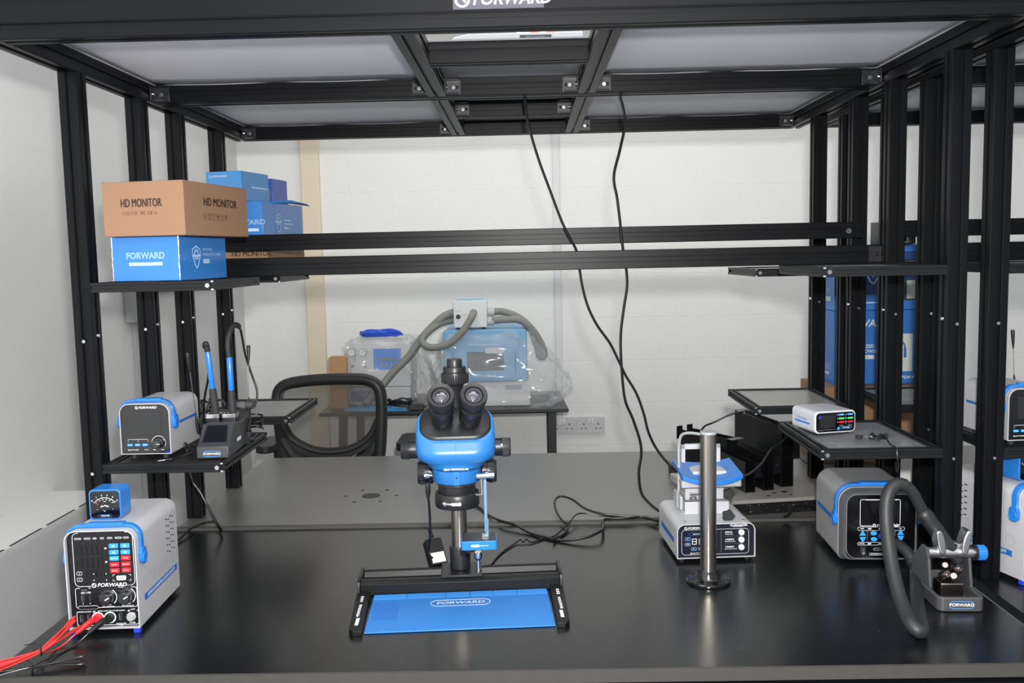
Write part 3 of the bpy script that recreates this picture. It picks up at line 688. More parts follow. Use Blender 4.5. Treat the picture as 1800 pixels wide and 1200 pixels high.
    g.text(WP, 'Adjustable USB', .0029, U(820), V(961)); g.text(WP, 'output', .0029, U(820), V(972)); g.text(WP, 'POWER', .0032, U(902), V(958)); g.text(WP, '-', .006, U(742), V(966))
    for x in (622, 872): 
        for k in range(2): g.para(WP, U(x+9*k), U(x+9*k+5), V(878), V(866), .001)
    for i, (cx, cy) in enumerate(((740, 771), (874, 765))):
        g.arc(WP, U(cx), V(cy), .0158, -50, 60, .0013)
        for a in range(-40, 230, 30): g.rect(WP, U(cx)+.0168*cos(radians(a))-.0003, U(cx)+.0168*cos(radians(a))+.0003, V(cy)+.0168*sin(radians(a))-.0003, V(cy)+.0168*sin(radians(a))+.0003)
        k = MB(); k.lathe([(.0145, 0), (.0145, .002), (.0118, .004), (.0112, .016), (.0095, .0175), (.0, .0175)], 32, (U(cx), fp, V(cy)), (0, -1, 0)); kn = k.build('adjusting_knob', mat('gloss_knob', (26, 27, 30), .2, coat=.6), t)
        k = MB(); a = radians(30); d0 = (cos(a), sin(a)); k.add([(U(cx)-.001*d0[1], fp-.0178, V(cy)+.001*d0[0]), (U(cx)+.001*d0[1], fp-.0178, V(cy)-.001*d0[0]), (U(cx)+.001*d0[1]+.009*d0[0], fp-.0178, V(cy)-.001*d0[0]+.009*d0[1]), (U(cx)-.001*d0[1]+.009*d0[0], fp-.0178, V(cy)+.001*d0[0]+.009*d0[1])], [(0, 1, 2, 3)]); k.build('knob_pointer', WHITEP, kn, smooth=False)
    g.build(pan); f.build(pan)
    # push buttons
    for (r_, c_, col, s_) in ((407, 0, 'b', 'M1'), (407, 1, 'b', 'M2'), (452, 0, 'b', 'M3'), (452, 1, 'b', 'M4'), (495, 0, 'b', 'SHORT ON'), (493, 1, 'r', 'OVP ON'), (539, 0, 'r', 'OCP ON'), (537, 1, 'r', 'RELAY ON'), (582, 0, 'r', 'RESTART'), (580, 1, 'r', 'OUTPUT')):
        cx = U(801 if c_ == 0 else 883); cz = V(r_); b = MB(); b.prism(rr(cx-.0088, cx+.0088, cz-.0046, cz+.0046, .0018, 3), 'y', fp-.0022, fp-.0001)
        bt = b.build('push_button', mat('blue_button', (52, 150, 232), .35) if col == 'b' else REDP, t, bevel=.0005)
        h = Face(fp-.0022, .0003); h.text(WP, s_, .0046 if len(s_) < 3 else .0026, cx, cz, bold=.04); h.build(bt)
    b = MB(); cx, cz = U(843), V(635); b.prism(rr(cx-.009, cx+.009, cz-.0045, cz+.0045, .0022, 3), 'y', fp-.0025, fp-.0001); bt = b.build('output_button', mat('grey_button', (188, 190, 190), .4), t, bevel=.0005)
    h = Face(fp-.0025, .0003); h.text(BLACK, 'OUTPUT', .0026, cx, cz); h.build(bt)
    # sockets
    for (x, y, ww, hh) in ((556, 778, .0042, .0125), (537, 920, .0042, .012), (590, 914, .0042, .012), (818, 913, .0046, .0125)):
        b = MB(); b.ring(rr(U(x)-ww/2-.0007, U(x)+ww/2+.0007, V(y)-hh/2-.0007, V(y)+hh/2+.0007, .0004, 2), rr(U(x)-ww/2, U(x)+ww/2, V(y)-hh/2, V(y)+hh/2, .0003, 2), 'y', fp-.0009, fp-.0001); b.box(U(x)-ww*.45, U(x)-ww*.05, fp-.0008, fp-.0002, V(y)-hh*.4, V(y)+hh*.4); b.build('usb_socket', STEEL, t)
    b = MB(); b.ring(rr(U(608)-.0018, U(608)+.0018, V(776)-.0045, V(776)+.0045, .0017, 4), rr(U(608)-.0012, U(608)+.0012, V(776)-.0039, V(776)+.0039, .0011, 4), 'y', fp-.0006, fp-.0001); b.build('usb_socket', STEEL, t)
    b = MB(); b.lathe([(.0086, 0), (.0086, .003), (.0075, .0035), (.0075, .0055), (.0066, .007), (.0, .0072)], 28, (U(896), fp, V(914)), (0, -1, 0)); b.build('power_button', mat('silver_button', (200, 202, 203), .3, metal=.5), t)
    for x, c_ in ((656, REDP), (743, BLACK)):
        b = MB(); b.lathe([(.0112, 0), (.0112, .0012), (.0098, .0012), (.0098, 0)], 32, (U(x), fp-.0001, V(916)), (0, -1, 0)); b.build('terminal_ring', WHITEP, t)
        b = MB(); b.lathe([(.0088, 0), (.0088, .006), (.007, .008), (.004, .008)], 24, (U(x), fp, V(916)), (0, -1, 0)); b.build('output_terminal', c_, t)
    # handle
    handle_arch(t, W, 0, R, .016, .031, Z1, .144, BLUE)
    # vents and lettering on both sides
    for sx in (1, -1):
        v = MB(); x = sx*(W/2+.0003); 
        for r_ in range(6):
            for c_ in range(4 if r_ else 4):
                yy = .160+c_*.0125; zz = .172-r_*.0135-(c_ % 2)*.004; v.prism(rr(yy, yy+.009, zz, zz+.0024, .0011, 3), 'x', x-.0002, x)
        o = v.build('vent_slots', BLACK, t); o['kind'] = 'stuff'
        s_ = MB(); u_ = (0, 1, 0) if sx > 0 else (0, -1, 0)
        c1 = .128
        s_.add([(x, .030, .052), (x, .212, .052), (x, .212, .065), (x, .030, .065)], [(0, 1, 2, 3) if sx > 0 else (3, 2, 1, 0)]); s_.build('blue_stripe', BLUEP, t, smooth=False)
        s_ = MB(); s_.text('GOOD GUARANTEE & GOOD QUALITY', .0085, (x+sx*.0003, .121, .0585), u_, (0, 0, 1), 'CENTER', .0002, wide=1.0); s_.build('printing', WHITEP, t, smooth=False)
        s_ = MB(); s_.text('FORWARD', .040, (x+sx*.0001, .121, .084), u_, (0, 0, 1), 'CENTER', 0, shear=.1, wide=1.0, outline=.0003); s_.build('printing', mat('embossed_grey', (150, 152, 156), .5), t, smooth=False)
    for sx in (-1, 1):
        b = MB(); b.box(sx*(W/2-.002), sx*(W/2-.014), .002, .014, 0.0002, Z0); b.build('foot', mat('deep_blue_rubber', (35, 60, 200), .5), t, bevel=.001)
        b = MB(); b.box(sx*(W/2-.006), sx*(W/2-.018), D-.03, D-.015, 0.0002, Z0); b.build('foot', RUB, t, bevel=.001)
    return t
psu = make_psu()
# ---- ammeter cube
def make_amm():
    t = thing('analogue_ammeter', 'small blue cube ammeter with a round-cornered black dial on top of the left power supply', 'meter', (-.8285, 1.724, .9526), 2)
    w = .031; m = MB(); m.prism(rr(-w, w, 0, .060, .009, 6), 'y', 0, .048); bd = m.build('meter_body', BLUE, t, bevel=.0012)
    m = MB(); m.prism(rr(-w+.003, w-.003, .003, .057, .0065, 6), 'y', -.0006, .0); m.build('meter_face', BLACKG, t)
    f = Face(-.0006); cz = .030
    f.arc(WHITEP, 0, .018, .026, 40, 140, .0009)
    for k, s_ in enumerate('012345'):
        a = radians(140-20*k); f.text(WHITEP, s_, .0045, .0315*cos(a), .018+.0315*sin(a)); f.line(WHITEP, [(.026*cos(a), .018+.026*sin(a)), (.0285*cos(a), .018+.0285*sin(a))], .0006)
        a = radians(132-17*k); f.text(WHITEP, str(k*100), .0024, .0225*cos(a), .018+.0225*sin(a))
    f.text(WHITEP, 'mA', .003, 0, .0365)
    for k, s_ in enumerate('FW-PA01'):
        a = radians(122-10.5*k); f.text(WHITEP, s_, .0046, .0135*cos(a), .0145+.0135*sin(a), bold=.04)
    f.text(WHITEP, '+', .004, -.015, .021); f.text(WHITEP, '+', .004, .015, .021)
    f.ring(BLUEP, -.0125, .0125, .0058, .0108, .0022, .0006); f.text(WHITEP, 'FORWARD', .0034, 0, .0083)
    f.poly(WHITEP, [(-.004, .0195), (.0005, .0175), (.0, .0165)])
    f.build(bd)
    f = Face(-.0006, .0008); RD = mat('red_needle', (225, 70, 45), .5); f.line(RD, [(-.0195, .036), (-.0125, .030)], .0008); f.build(t, 'needle')
    return t
amm = make_amm()

# ---- test leads
def leads(name, label, colr, start, tie, loops, r, seed, end):
    rnd = random.Random(seed); t = thing(name, label, 'test lead', (start[0], start[1], .75)); O = Vector((start[0], start[1], .75))
    b = MB(); P = [Vector(start)-O, Vector(start)+Vector((-.006, -.018, -.004))-O, Vector(start)+Vector((-.016, -.034, -.012))-O]; b.tube(P, [.0062, .0058, .0036], 14); b.build('plug', colr, t)
    t0 = Vector(tie)-O
    b = MB()
    path = []
    a0 = P[-1]
    path += [a0, a0+Vector((-.02, -.03, -.015))]
    for (A, Bq, zz) in loops:
        A = Vector(A)-O; Bq = Vector(Bq)-O
        def j(v, s_=.007): return v+Vector((rnd.uniform(-s_, s_), rnd.uniform(-s_, s_), rnd.uniform(0, s_)))
        path += [j(t0, .003), j(A), j(A+(Bq-A)*.04+Vector((0, .012, 0)), .002), j(t0, .003), j(Bq), j(Bq+Vector((.006, -.008, 0)), .002)]
    path += [t0, Vector(end)-O]
    b.tube(cat(path, 7), r, 7); b.build('wire_bundle', colr, t)
    b = MB(); d = Vector((-.9, -.45, 0)).normalized()
    b.lathe([(.0075, -.0015), (.0085, 0), (.0075, .0015)], 16, t0, d); b.tube(cat([t0+Vector((0, 0, .007)), t0+Vector((-.015, .012, .009)), t0+Vector((-.036, .012, .006))], 5), .0009, 6); b.build('cable_tie', BLACK, t)
    return t
REDW = mat('red_silicone_wire', (178, 40, 38), .35, coat=.2)
def Wp(x, y, z): return (x, y, z)
leads('red_test_lead', 'bundled red test lead tied with black wire, plugged into the left power supply', REDW, (-.834, 1.6555, .778), (-.868, 1.535, .772),
      [((-.845, 1.60, .80), (-.948, 1.47, .757), 0), ((-.852, 1.585, .782), (-.945, 1.455, .76), 0), ((-.838, 1.59, .795), (-.95, 1.445, .765), 0), ((-.842, 1.60, .78), (-.94, 1.46, .772), 0), ((-.85, 1.61, .79), (-.955, 1.46, .775), 0)], .0016, 3, (-.955, 1.425, .758))
leads('black_test_lead', 'bundle of black test lead lying on the bench under the red one', CABLE, (-.811, 1.6555, .778), (-.866, 1.50, .757),
      [((-.80, 1.53, .756), (-.95, 1.47, .757), 0), ((-.795, 1.515, .758), (-.955, 1.475, .760), 0), ((-.80, 1.52, .763), (-.94, 1.46, .756), 0), ((-.79, 1.512, .754), (-.95, 1.49, .758), 0)], .0014, 5, (-.965, 1.48, .757))

# ================================================================ HEATING SEPARATOR
sp = thing('heating_plate', 'white heating plate machine with blue clamp pad and black star knobs behind the steel pole', 'heating plate', (.418, 2.008, .75), 3)
W, D, Z0, Z1 = .178, .205, .009, .0885
m = MB(); m.ring(rr(-W/2, W/2, Z0, Z1, (.001, .001, .018, .018), 8), rr(-W/2+.002, W/2-.002, Z0+.0015, Z1-.002, (.001, .001, .016, .016), 8), 'y', 0, D); m.build('case', WHITE, sp)
m = MB(); m.prism(rr(-W/2+.0022, W/2-.0022, Z0, Z1-.0022, (.001, .001, .016, .016), 8), 'y', .004, .007); pn = m.build('front_panel', mat('navy_black_panel', (24, 26, 38), .3), sp)
m = MB(); m.prism(rr(-W/2+.0022, W/2-.0022, Z0, Z1-.0022, (.001, .001, .016, .016), 8), 'y', D-.006, D-.003); m.build('rear_panel', BLACK, sp)
U = lambda zx: -W/2+(zx-286)/(1072-286)*W
V = lambda zy: Z0+(822-zy)/(822-432)*(Z1-Z0)
f = Face(.004); f.ring(WHITEP, U(335), U(1010), V(785), V(502), .008, .0006); f.logo(WHITEP, U(362), V(484), .0056, wide=1.15); f.text(WHITEP, 'GUARANTEE', .0062, U(908), V(464), bold=.05, wide=1.1); f.text(WHITEP, 'GOOD QUALITY', .0036, U(908), V(477), bold=.04)
f.ring(BLUEP, U(406), U(600), V(565), V(535), .003, .0005); f.text(WHITEP, 'Universal Model', .0036, U(500), V(550)); f.rect(GREYP, U(730), U(732), V(765), V(515))
LB = mat('pale_blue_printing', (120, 170, 235), .5)
for (x0, x1, y0, y1, s_) in ((368, 422, 620, 585, 'SET'), (368, 422, 682, 648, 'TEMP'), (430, 484, 735, 702, 'CAL'), (503, 557, 735, 702, 'MODE')): f.ring(LB, U(x0), U(x1), V(y0), V(y1), .002, .0008); f.text(WHITEP, s_, .0032, U((x0+x1)/2), V((y0+y1)/2))
for cx in (462, 530, 598): 
    a, c, e, d, q = U(cx-24), U(cx+24), V(668), V(600), .0016
    SG = mat('segment_grey', (205, 206, 205), .5); mz = (e+d)/2
    for r_ in ((a, c, d-q, d), (a, c, mz-q/2, mz+q/2), (a, c, e, e+q), (a, a+q, e, d), (c-q, c, e, d)): f.rect(SG, *r_)
f.text(WHITEP, 'Model: FW-360', .0042, U(480), V(768), bold=.02)
for k, (yy, s_, s2) in enumerate(((545, '加热开关', 'Heating Switch'), (628, '上吸盘真空', 'Up suction Vacuum'), (712, '下吸盘真空', 'Down suction Vacuum'))):
    f.text(WHITEP, s_, .0042, U(770), V(yy-4), 'LEFT'); f.text(WHITEP, s2, .0030, U(770), V(yy+18), 'LEFT')
    if k < 2: f.rect(GREYP, U(765), U(965), V(yy+42), V(yy+41))
f.build(pn)
for yy in (545, 628, 713):
    b = MB(); b.lathe([(.0068, 0), (.0068, .003), (.006, .0042), (.0, .0045)], 28, (U(935), .004, V(yy)), (0, -1, 0)); b.build('push_button', mat('white_round_button', (225, 227, 230), .4), sp)
b = MB(); x = -W/2-.0003; b.add([(x, .035, .035), (x, .035, .048), (x, .175, .048), (x, .175, .035)], [(0, 3, 2, 1)][:1]); b.build('blue_stripe', BLUEP, sp, smooth=False)
b = MB(); b.text('FORWARD', .03, (x-.0001, .105, .066), (0, -1, 0), (0, 0, 1), 'CENTER', 0, shear=.1, outline=.0002); b.build('printing', mat('embossed_grey', ()), sp, smooth=False)
for (sx, yy) in ((-1, .02), (1, .02), (-1, .18), (1, .18), (0, .03)):
    b = MB(); b.lathe([(.004, 0), (.004, .0012), (.002, .002), (0, .002)], 12, (sx*.066, yy, Z1)); b.build('screw', STEEL, sp)
for sx in (-1, 1):
    for yy in (.02, .18): b = MB(); b.cyl((sx*.075, yy, 0.0002), (sx*.075, yy, Z0), .008); b.build('foot', RUB, sp)
# upright bracket, tilting head and clamp
b = MB(); b.box(-.054, .050, .075, .081, Z1+.0002, .118); b.prism(rr(-.058, .054, .0745, .11, .004), 'z', Z1+.0001, Z1+.003); bk = b.build('clamp_bracket', WHITE, sp, bevel=.0015)
b = MB(); b.box(-.060, -.052, .10, .175, Z1+.0032, .125); b.box(-.05, .042, .088, .16, .1185, .149); b.build('clamp_carriage', WHITE, sp, bevel=.003)
b = MB(); b.M = Matrix.Translation((0, .13, .160)) @ Matrix.Rotation(radians(-6), 4, 'X'); b.prism(rr(-.066, .074, -.075, .055, .004), 'z', -.011, .007); hd = b.build('heating_head', mat('cast_aluminium', (178, 180, 184), .35, metal=.3), sp, bevel=.002)
def star(c, R=.0135, d=(0, -1, 0)):
    b = MB(); pts = []
    for i in range(40): a = 2*pi*i/40; r_ = R*(1-.22*(.5-.5*cos(5*a))); pts.append((c[0]+r_*cos(a), c[2]+r_*sin(a)))
    b.prism(pts, 'y', c[1]-.012, c[1]); b.cyl((c[0], c[1], c[2]), (c[0], c[1]+.02, c[2]), .005); return b
star((.044, .062, .140)).build('star_knob', RUB, sp, bevel=.0015); star((.034, .03, .098), .0145).build('star_knob', RUB, sp, bevel=.0015)
b = MB()   # saddle-shaped blue clamp pad
n = 16; vs = []; 
for j in (0, 1):
    for i in range(n+1):
        u = -1+2*i/n; vs += [(.004+u*.070, .045+.115*j-(.012*(1-u*u) if j == 0 else 0), .188+.014*j-.012*(1-u*u)*(1-j*.2)), (.004+u*.070, .045+.115*j-(.012*(1-u*u) if j == 0 else 0), .178+.014*j-.012*(1-u*u)*(1-j*.2))]
fs = []
for i in range(n): a = 2*i; o2 = 2*(n+1); fs += [(a, a+2, a+2+o2, a+o2), (a+1, a+1+o2, a+3+o2, a+3), (a, a+1, a+3, a+2), (a+o2, a+2+o2, a+3+o2, a+1+o2)]
fs += [(0, 2*(n+1), 2*(n+1)+1, 1), (2*n, 2*n+1, 2*n+1+2*(n+1), 2*n+2*(n+1))]
b.add(vs, fs); b.build('clamp_pad', BLUE, sp, bevel=.001)
b = MB(); b.box(-.035, .045, .075, .15, .1785, .190); b.build('suction_plate', mat('plate_light', (186, 188, 191), .35), sp, bevel=.003)
b = MB(); b.box(-.045, -.035, .15, .165, .17, .238); b.box(-.045, .05, .15, .165, .226, .238); b.box(.035, .05, .15, .165, .17, .238); b.build('lever_frame', mat('plate_light', ()), sp, bevel=.002)
HOSE = mat('clear_grey_tube', (178, 182, 182), .3, trans=.2)
b = MB(); b.tube(cat([(-.066, .10, .10), (-.068, .09, .13), (-.066, .085, .155), (-.062, .10, .185), (-.050, .15, .245), (-.03, .17, .262), (.02, .165, .255), (.035, .158, .238)], 8), .0035, 10); b.build('vacuum_hose', HOSE, sp)
b = MB()
for (x_, y_) in ((-.038, .082), (-.03, .082)): b.lathe([(.004, 0), (.005, .001), (.005, .004), (.003, .006), (0, .006)], 12, (x_, y_, .126), (0, -1, 0))
b.box(-.042, -.012, .074, .088, .1345, .138); b.build('clamp_screws', STEEL, sp)

# ================================================================ HOT AIR STATION
ha = thing('hot_air_station', 'dark grey hot air rework station with a blue handle, at right of the bench', 'rework station', (.7705, 1.985, .75), -3)
GCASE = mat('dark_grey_metal_case', (150, 151, 152), .34, spec=.5, noise=.03, nscale=60)
W, D, Z0, Z1, R = .172, .186, .008, .172, .034
def ring_case(t, W, D, Z0, Z1, R, mt): 
    m = MB(); m.prism(rr(-W/2, W/2, Z0, Z1, (.014, .014, R, R), 8), 'y', 0, D); return m.build('case', mt, t, bevel=.002)
ring_case(ha, W, D, Z0, Z1, R, GCASE)
m = MB(); m.frustum(rr(-W/2+.008, W/2-.006, Z0+.003, Z1-.008, (.018, .018, .03, .03), 8), rr(-W/2+.001, W/2-.001, Z0+.001, Z1-.001, (.014, .014, R, R), 8), -.012, -.0002); bz = m.build('front_bezel', mat('bezel_grey', (72, 74, 77), .35), ha)
m = MB(); m.prism(rr(-W/2+.014, W/2-.009, Z0+.006, Z1-.013, (.016, .016, .026, .026), 8), 'y', -.0128, -.0121); pn = m.build('front_panel', BLACKG, ha)
f = Face(-.0128); U = lambda zx: -W/2+.014+(zx-512)/(1262-512)*(W-.023)
V = lambda zy: Z0+.006+(1118-zy)/(1118-368)*(Z1-Z0-.019)
SILV = mat('silver_line', (190, 195, 198), .3, metal=.6)
f.ring(SILV, -W/2+.0145, W/2-.0095, Z0+.0065, Z1-.0135, .022, .0009)
f.ring(WHITEP, U(660), U(1092), V(735), V(428), .004, .001); f.rect(WHITEP, U(765), U(1060), V(436), V(425))
for x in (715, 735, 750): f.para(WHITEP, U(x), U(x+11), V(437), V(426), .0006)
f.rect(BLACKG, U(790), U(1000), V(742), V(725))
g = Face(-.0128, .0007); g.logo(WHITEP, U(795), V(730), .0062, wide=1.1)
for (y0, y1, a, b_) in ((788, 748, 'TEMP', 'AIR'), (960, 926, 'POWER', 'HZ(L)')):
    g.ring(WHITEP, U(635), U(1142), V(y0), V(y1), .0035, .0006); g.text(WHITEP, a, .0034, U(682), V((y0+y1)/2)); g.text(WHITEP, b_, .0034, U(1098), V((y0+y1)/2))
    for k in range(3): g.para(WHITEP, U(745+13*k), U(745+13*k+9), V((y0+y1)/2+8), V((y0+y1)/2-8), .0008); g.para(WHITEP, U(860+13*k), U(860+13*k+9), V((y0+y1)/2+8), V((y0+y1)/2-8), .0008)
for x in (741, 1040):
    for k in range(14): g.rect(WHITEP, U(x)-.0002, U(x)+.0002, V(795+9*k), V(791+9*k))
g.rrect(mat('band_grey', (50, 54, 60), .4), U(808), U(960), V(1024), V(992), .0035); g.ring(WHITEP, U(808), U(1000), V(1024), V(992), .0035, .0005); g.text(WHITEP, 'FW-', .0052, U(862), V(1008), bold=.05); g.ring(WHITEP, U(765), U(1000), V(1078), V(1054), .0028, .0005); g.text(WHITEP, 'HOT AIR REWORK STATION', .0030, U(880), V(1066))
f.build(pn); g.build(pn)
BB = mat('blue_button', (52, 150, 232), .35)
def tri(u, v, s_): return [(u-.0075, v-.0055*s_), (u+.0075, v-.0055*s_), (u, v+.0075*s_)]
for (x, y, s_) in ((690, 822, 1), (692, 893, -1), (1100, 812, 1), (1103, 880, -1)):
    b = MB(); b.prism(tri(U(x), V(y), s_), 'y', -.0148, -.0129); b.build('arrow_button', BB, ha, bevel=.0012)
for (x, y) in ((810, 820), (814, 890), (985, 822), (988, 890)):
    b = MB(); b.M = Matrix.Translation((U(x), 0, V(y))) @ Matrix.Diagonal((1.25, 1, .85, 1)); b.cyl((0, -.0129, 0), (0, -.0148, 0), .0056, n=20); b.build('round_button', BB, ha, bevel=.0005)
b = MB(); b.M = Matrix.Translation((U(897), 0, V(853))) @ Matrix.Diagonal((1.3, 1, .95, 1)); b.cyl((0, -.0129, 0), (0, -.0148, 0), .0062, n=20); b.build('round_button', mat('deep_blue_button', (50, 95, 200), .35), ha)
b = MB(); b.ring(rr(U(665), U(728), V(1078), V(972), .001, 2), rr(U(672), U(721), V(1070), V(980), .001, 2), 'y', -.0142, -.0129); b.prism([(-.0129, V(1068)), (-.0165, V(1064)), (-.0142, V(1025)), (-.0129, V(984))][::-1], 'x', U(674), U(719)); sw = b.build('power_switch', BLACK, ha)
g = Face(-.0166); g.line(WHITEP, [(U(697), V(1008)), (U(697), V(1018))], .0006); g.arc(WHITEP, U(697), V(1050), .0018, 0, 360, .0005); g.build(sw)
handle_arch(ha, W, 0, R, .004, .022, Z1, .098, BLUE)
b = MB(); x = -W/2-.0004; b.add([(x, .035, .085), (x, .035, .096), (x, .172, .096), (x, .172, .085)], [(0, 3, 2, 1)]); b.build('blue_stripe', BLUEP, ha, smooth=False)
for (x_, y_) in ((-.06, .03), (.06, .03), (-.06, .16), (.06, .16)): b = MB(); b.cyl((x_, y_, 0.0002), (x_, y_, Z0), .009); b.build('foot', RUB, ha)
# hose and hot air wand (held by the holder)
HW = thing('hot_air_wand', 'black hot air wand resting in the grey holder, its thick hose looping onto the bench', 'hot air wand', (.80, 1.72, .75)); O = Vector((.80, 1.72, .75))
def q_(l): return [Vector(p)-O for p in l]
SLV = mat('black_braided_sleeve', (34, 35, 37), .55, bump=.0006, nscale=400)
HS = mat('hose_rubber', (34, 35, 37), .5)
b = MB(); b.tube(cat(q_([(.785, 1.968, .803), (.797, 1.935, .806), (.807, 1.91, .796), (.811, 1.893, .780)]), 6), .0118, 14); b.build('strain_relief', SLV, HW)
b = MB(); b.tube(cat(q_([(.811, 1.895, .783), (.808, 1.872, .772), (.775, 1.79, .766), (.742, 1.71, .7645), (.714, 1.635, .7645), (.699, 1.592, .7648), (.688, 1.576, .768), (.679, 1.585, .775), (.680, 1.615, .785), (.683, 1.655, .806), (.688, 1.70, .845), (.692, 1.735, .900), (.696, 1.752, .940), (.705, 1.762, .970), (.722, 1.768, .984), (.740, 1.77, .981)]), 8), .0132, 16); b.build('hose', HS, HW)
b = MB(); b.tube(cat(q_([(.740, 1.77, .981), (.754, 1.772, .968), (.768, 1.776, .945), (.779, 1.78, .925)]), 6), .0112, 14); b.build('braided_cable', SLV, HW)
b = MB(); A = Vector((.780, 1.78, .923))-O; Bq = Vector((.8305, 1.762, .848))-O; d = Bq-A; L = d.length
b.lathe([(.0125, -.004), (.0155, .0), (.0165, .006), (.0155, .02), (.0150, L-.02), (.0145, L-.004), (.012, L+.002), (.0105, L+.022), (.0, L+.022)], 28, A, d); wd = b.build('wand_grip', mat('wand_black', (30, 31, 33), .45), HW)

# ---- holder
ho = thing('wand_holder', 'grey metal wand holder with chrome cradle and blue knob at the right bench end', 'holder', (.8225, 1.70, .75), -3)
GH = mat('gunmetal_paint', (68, 69, 72), .4, spec=.5)
m = MB(); m.ring(rr(-.044, .044, 0, .162, .014, 6), rr(-.037, .037, .010, .153, .010, 6), 'z', .0008, .028); m.box(-.040, .040, .012, .155, .0008, .006); fr = m.build('base_tub', GH, ho, bevel=.002)
for sx in (-1, 1):
    m = MB(); m.prism([(.050, .0285), (.15, .0285), (.14, .065), (.095, .104), (.064, .104), (.058, .07)], 'x', sx*.036, sx*.042); m.build('side_plate', GH, ho, bevel=.0015)
f = Face(0, .0005); f.ring(mat('cyan_outline', (60, 150, 225), .5), -.0225, .0225, .0075, .0215, .0068, .0012); f.text(WHITEP, 'FORWARD', .0082, 0, .0145, bold=.03, wide=1.15); f.build(fr)
m = MB(); m.cyl((-.0435, .058, .0985), (.0425, .058, .0985), .0105, n=24); ax = m.build('cradle_axle', mat('satin_chrome', (205, 206, 208), .32, metal=1), ho)
for sx in (-1, 1):
    m = MB(); m.prism([(sx*x, z) for x, z in ((.0145, .100), (.0155, .118), (.0190, .134), (.0240, .146), (.0300, .148), (.0345, .143), (.0330, .128), (.0290, .110), (.0250, .098))], 'y', .040, .072); m.build('cradle_prong', mat('satin_chrome', ()), ax, bevel=.003, seg=3)
m = MB(); m.ring([(.0165*cos(2*pi*i/24)*1, .113+.006*sin(2*pi*i/24)) for i in range(24)], [(.0125*cos(2*pi*i/24), .113+.004*sin(2*pi*i/24)) for i in range(24)], 'y', .056, .086); m.build('cradle_ring', mat('satin_chrome', ()), ax)
m = MB(); m.cyl((.0426, .058, .0985), (.0485, .058, .0985), .0155, n=28); m.build('knob_collar', BLACK, ho)
m = MB(); m.lathe([(.0125, 0), (.0140, .002), (.0140, .016), (.012, .0185), (0, .0185)], 28, (.0486, .058, .0985), (1, 0, 0)); kn = m.build('tension_knob', BLUE, ho)
m = MB()
for i in range(18): a = 2*pi*i/18; m.cyl((.050, .058+.0140*cos(a), .0985+.0140*sin(a)), (.0645, .058+.0140*cos(a), .0985+.0140*sin(a)), .0009, n=6)
m.build('knob_ribs', BLUE, kn)
m = MB(); m.prism(rr(-.022, .022, .045, .085, .003), 'z', .0065, .040); nb = m.build('nozzle_block', mat('dark_nickel', (150, 140, 135), .25, metal=1), ho, bevel=.002)
for k, (x_, y_, z_, r_) in enumerate(((-.012, .055, .054, .0085), (.004, .05, .052, .0075), (.013, .062, .064, .009), (-.004, .072, .066, .007))):
    m = MB(); m.lathe([(r_*.6, -.010), (r_, -.006), (r_, .006), (r_*.75, .010), (r_*.5, .010), (r_*.5, .002), (0, .002)], 20, (x_, y_, z_), (.3*(-1)**k, -.8, .5)); m.build('air_nozzle', mat('dark_nickel', ()), ho)
m = MB(); m.M = Matrix.Translation((-.062, .095, 0)); 
for k in range(5): m.cyl((.0, .0+k*.012, .012), (.0, .010+k*.012, .035), .010+.001*k, n=14)
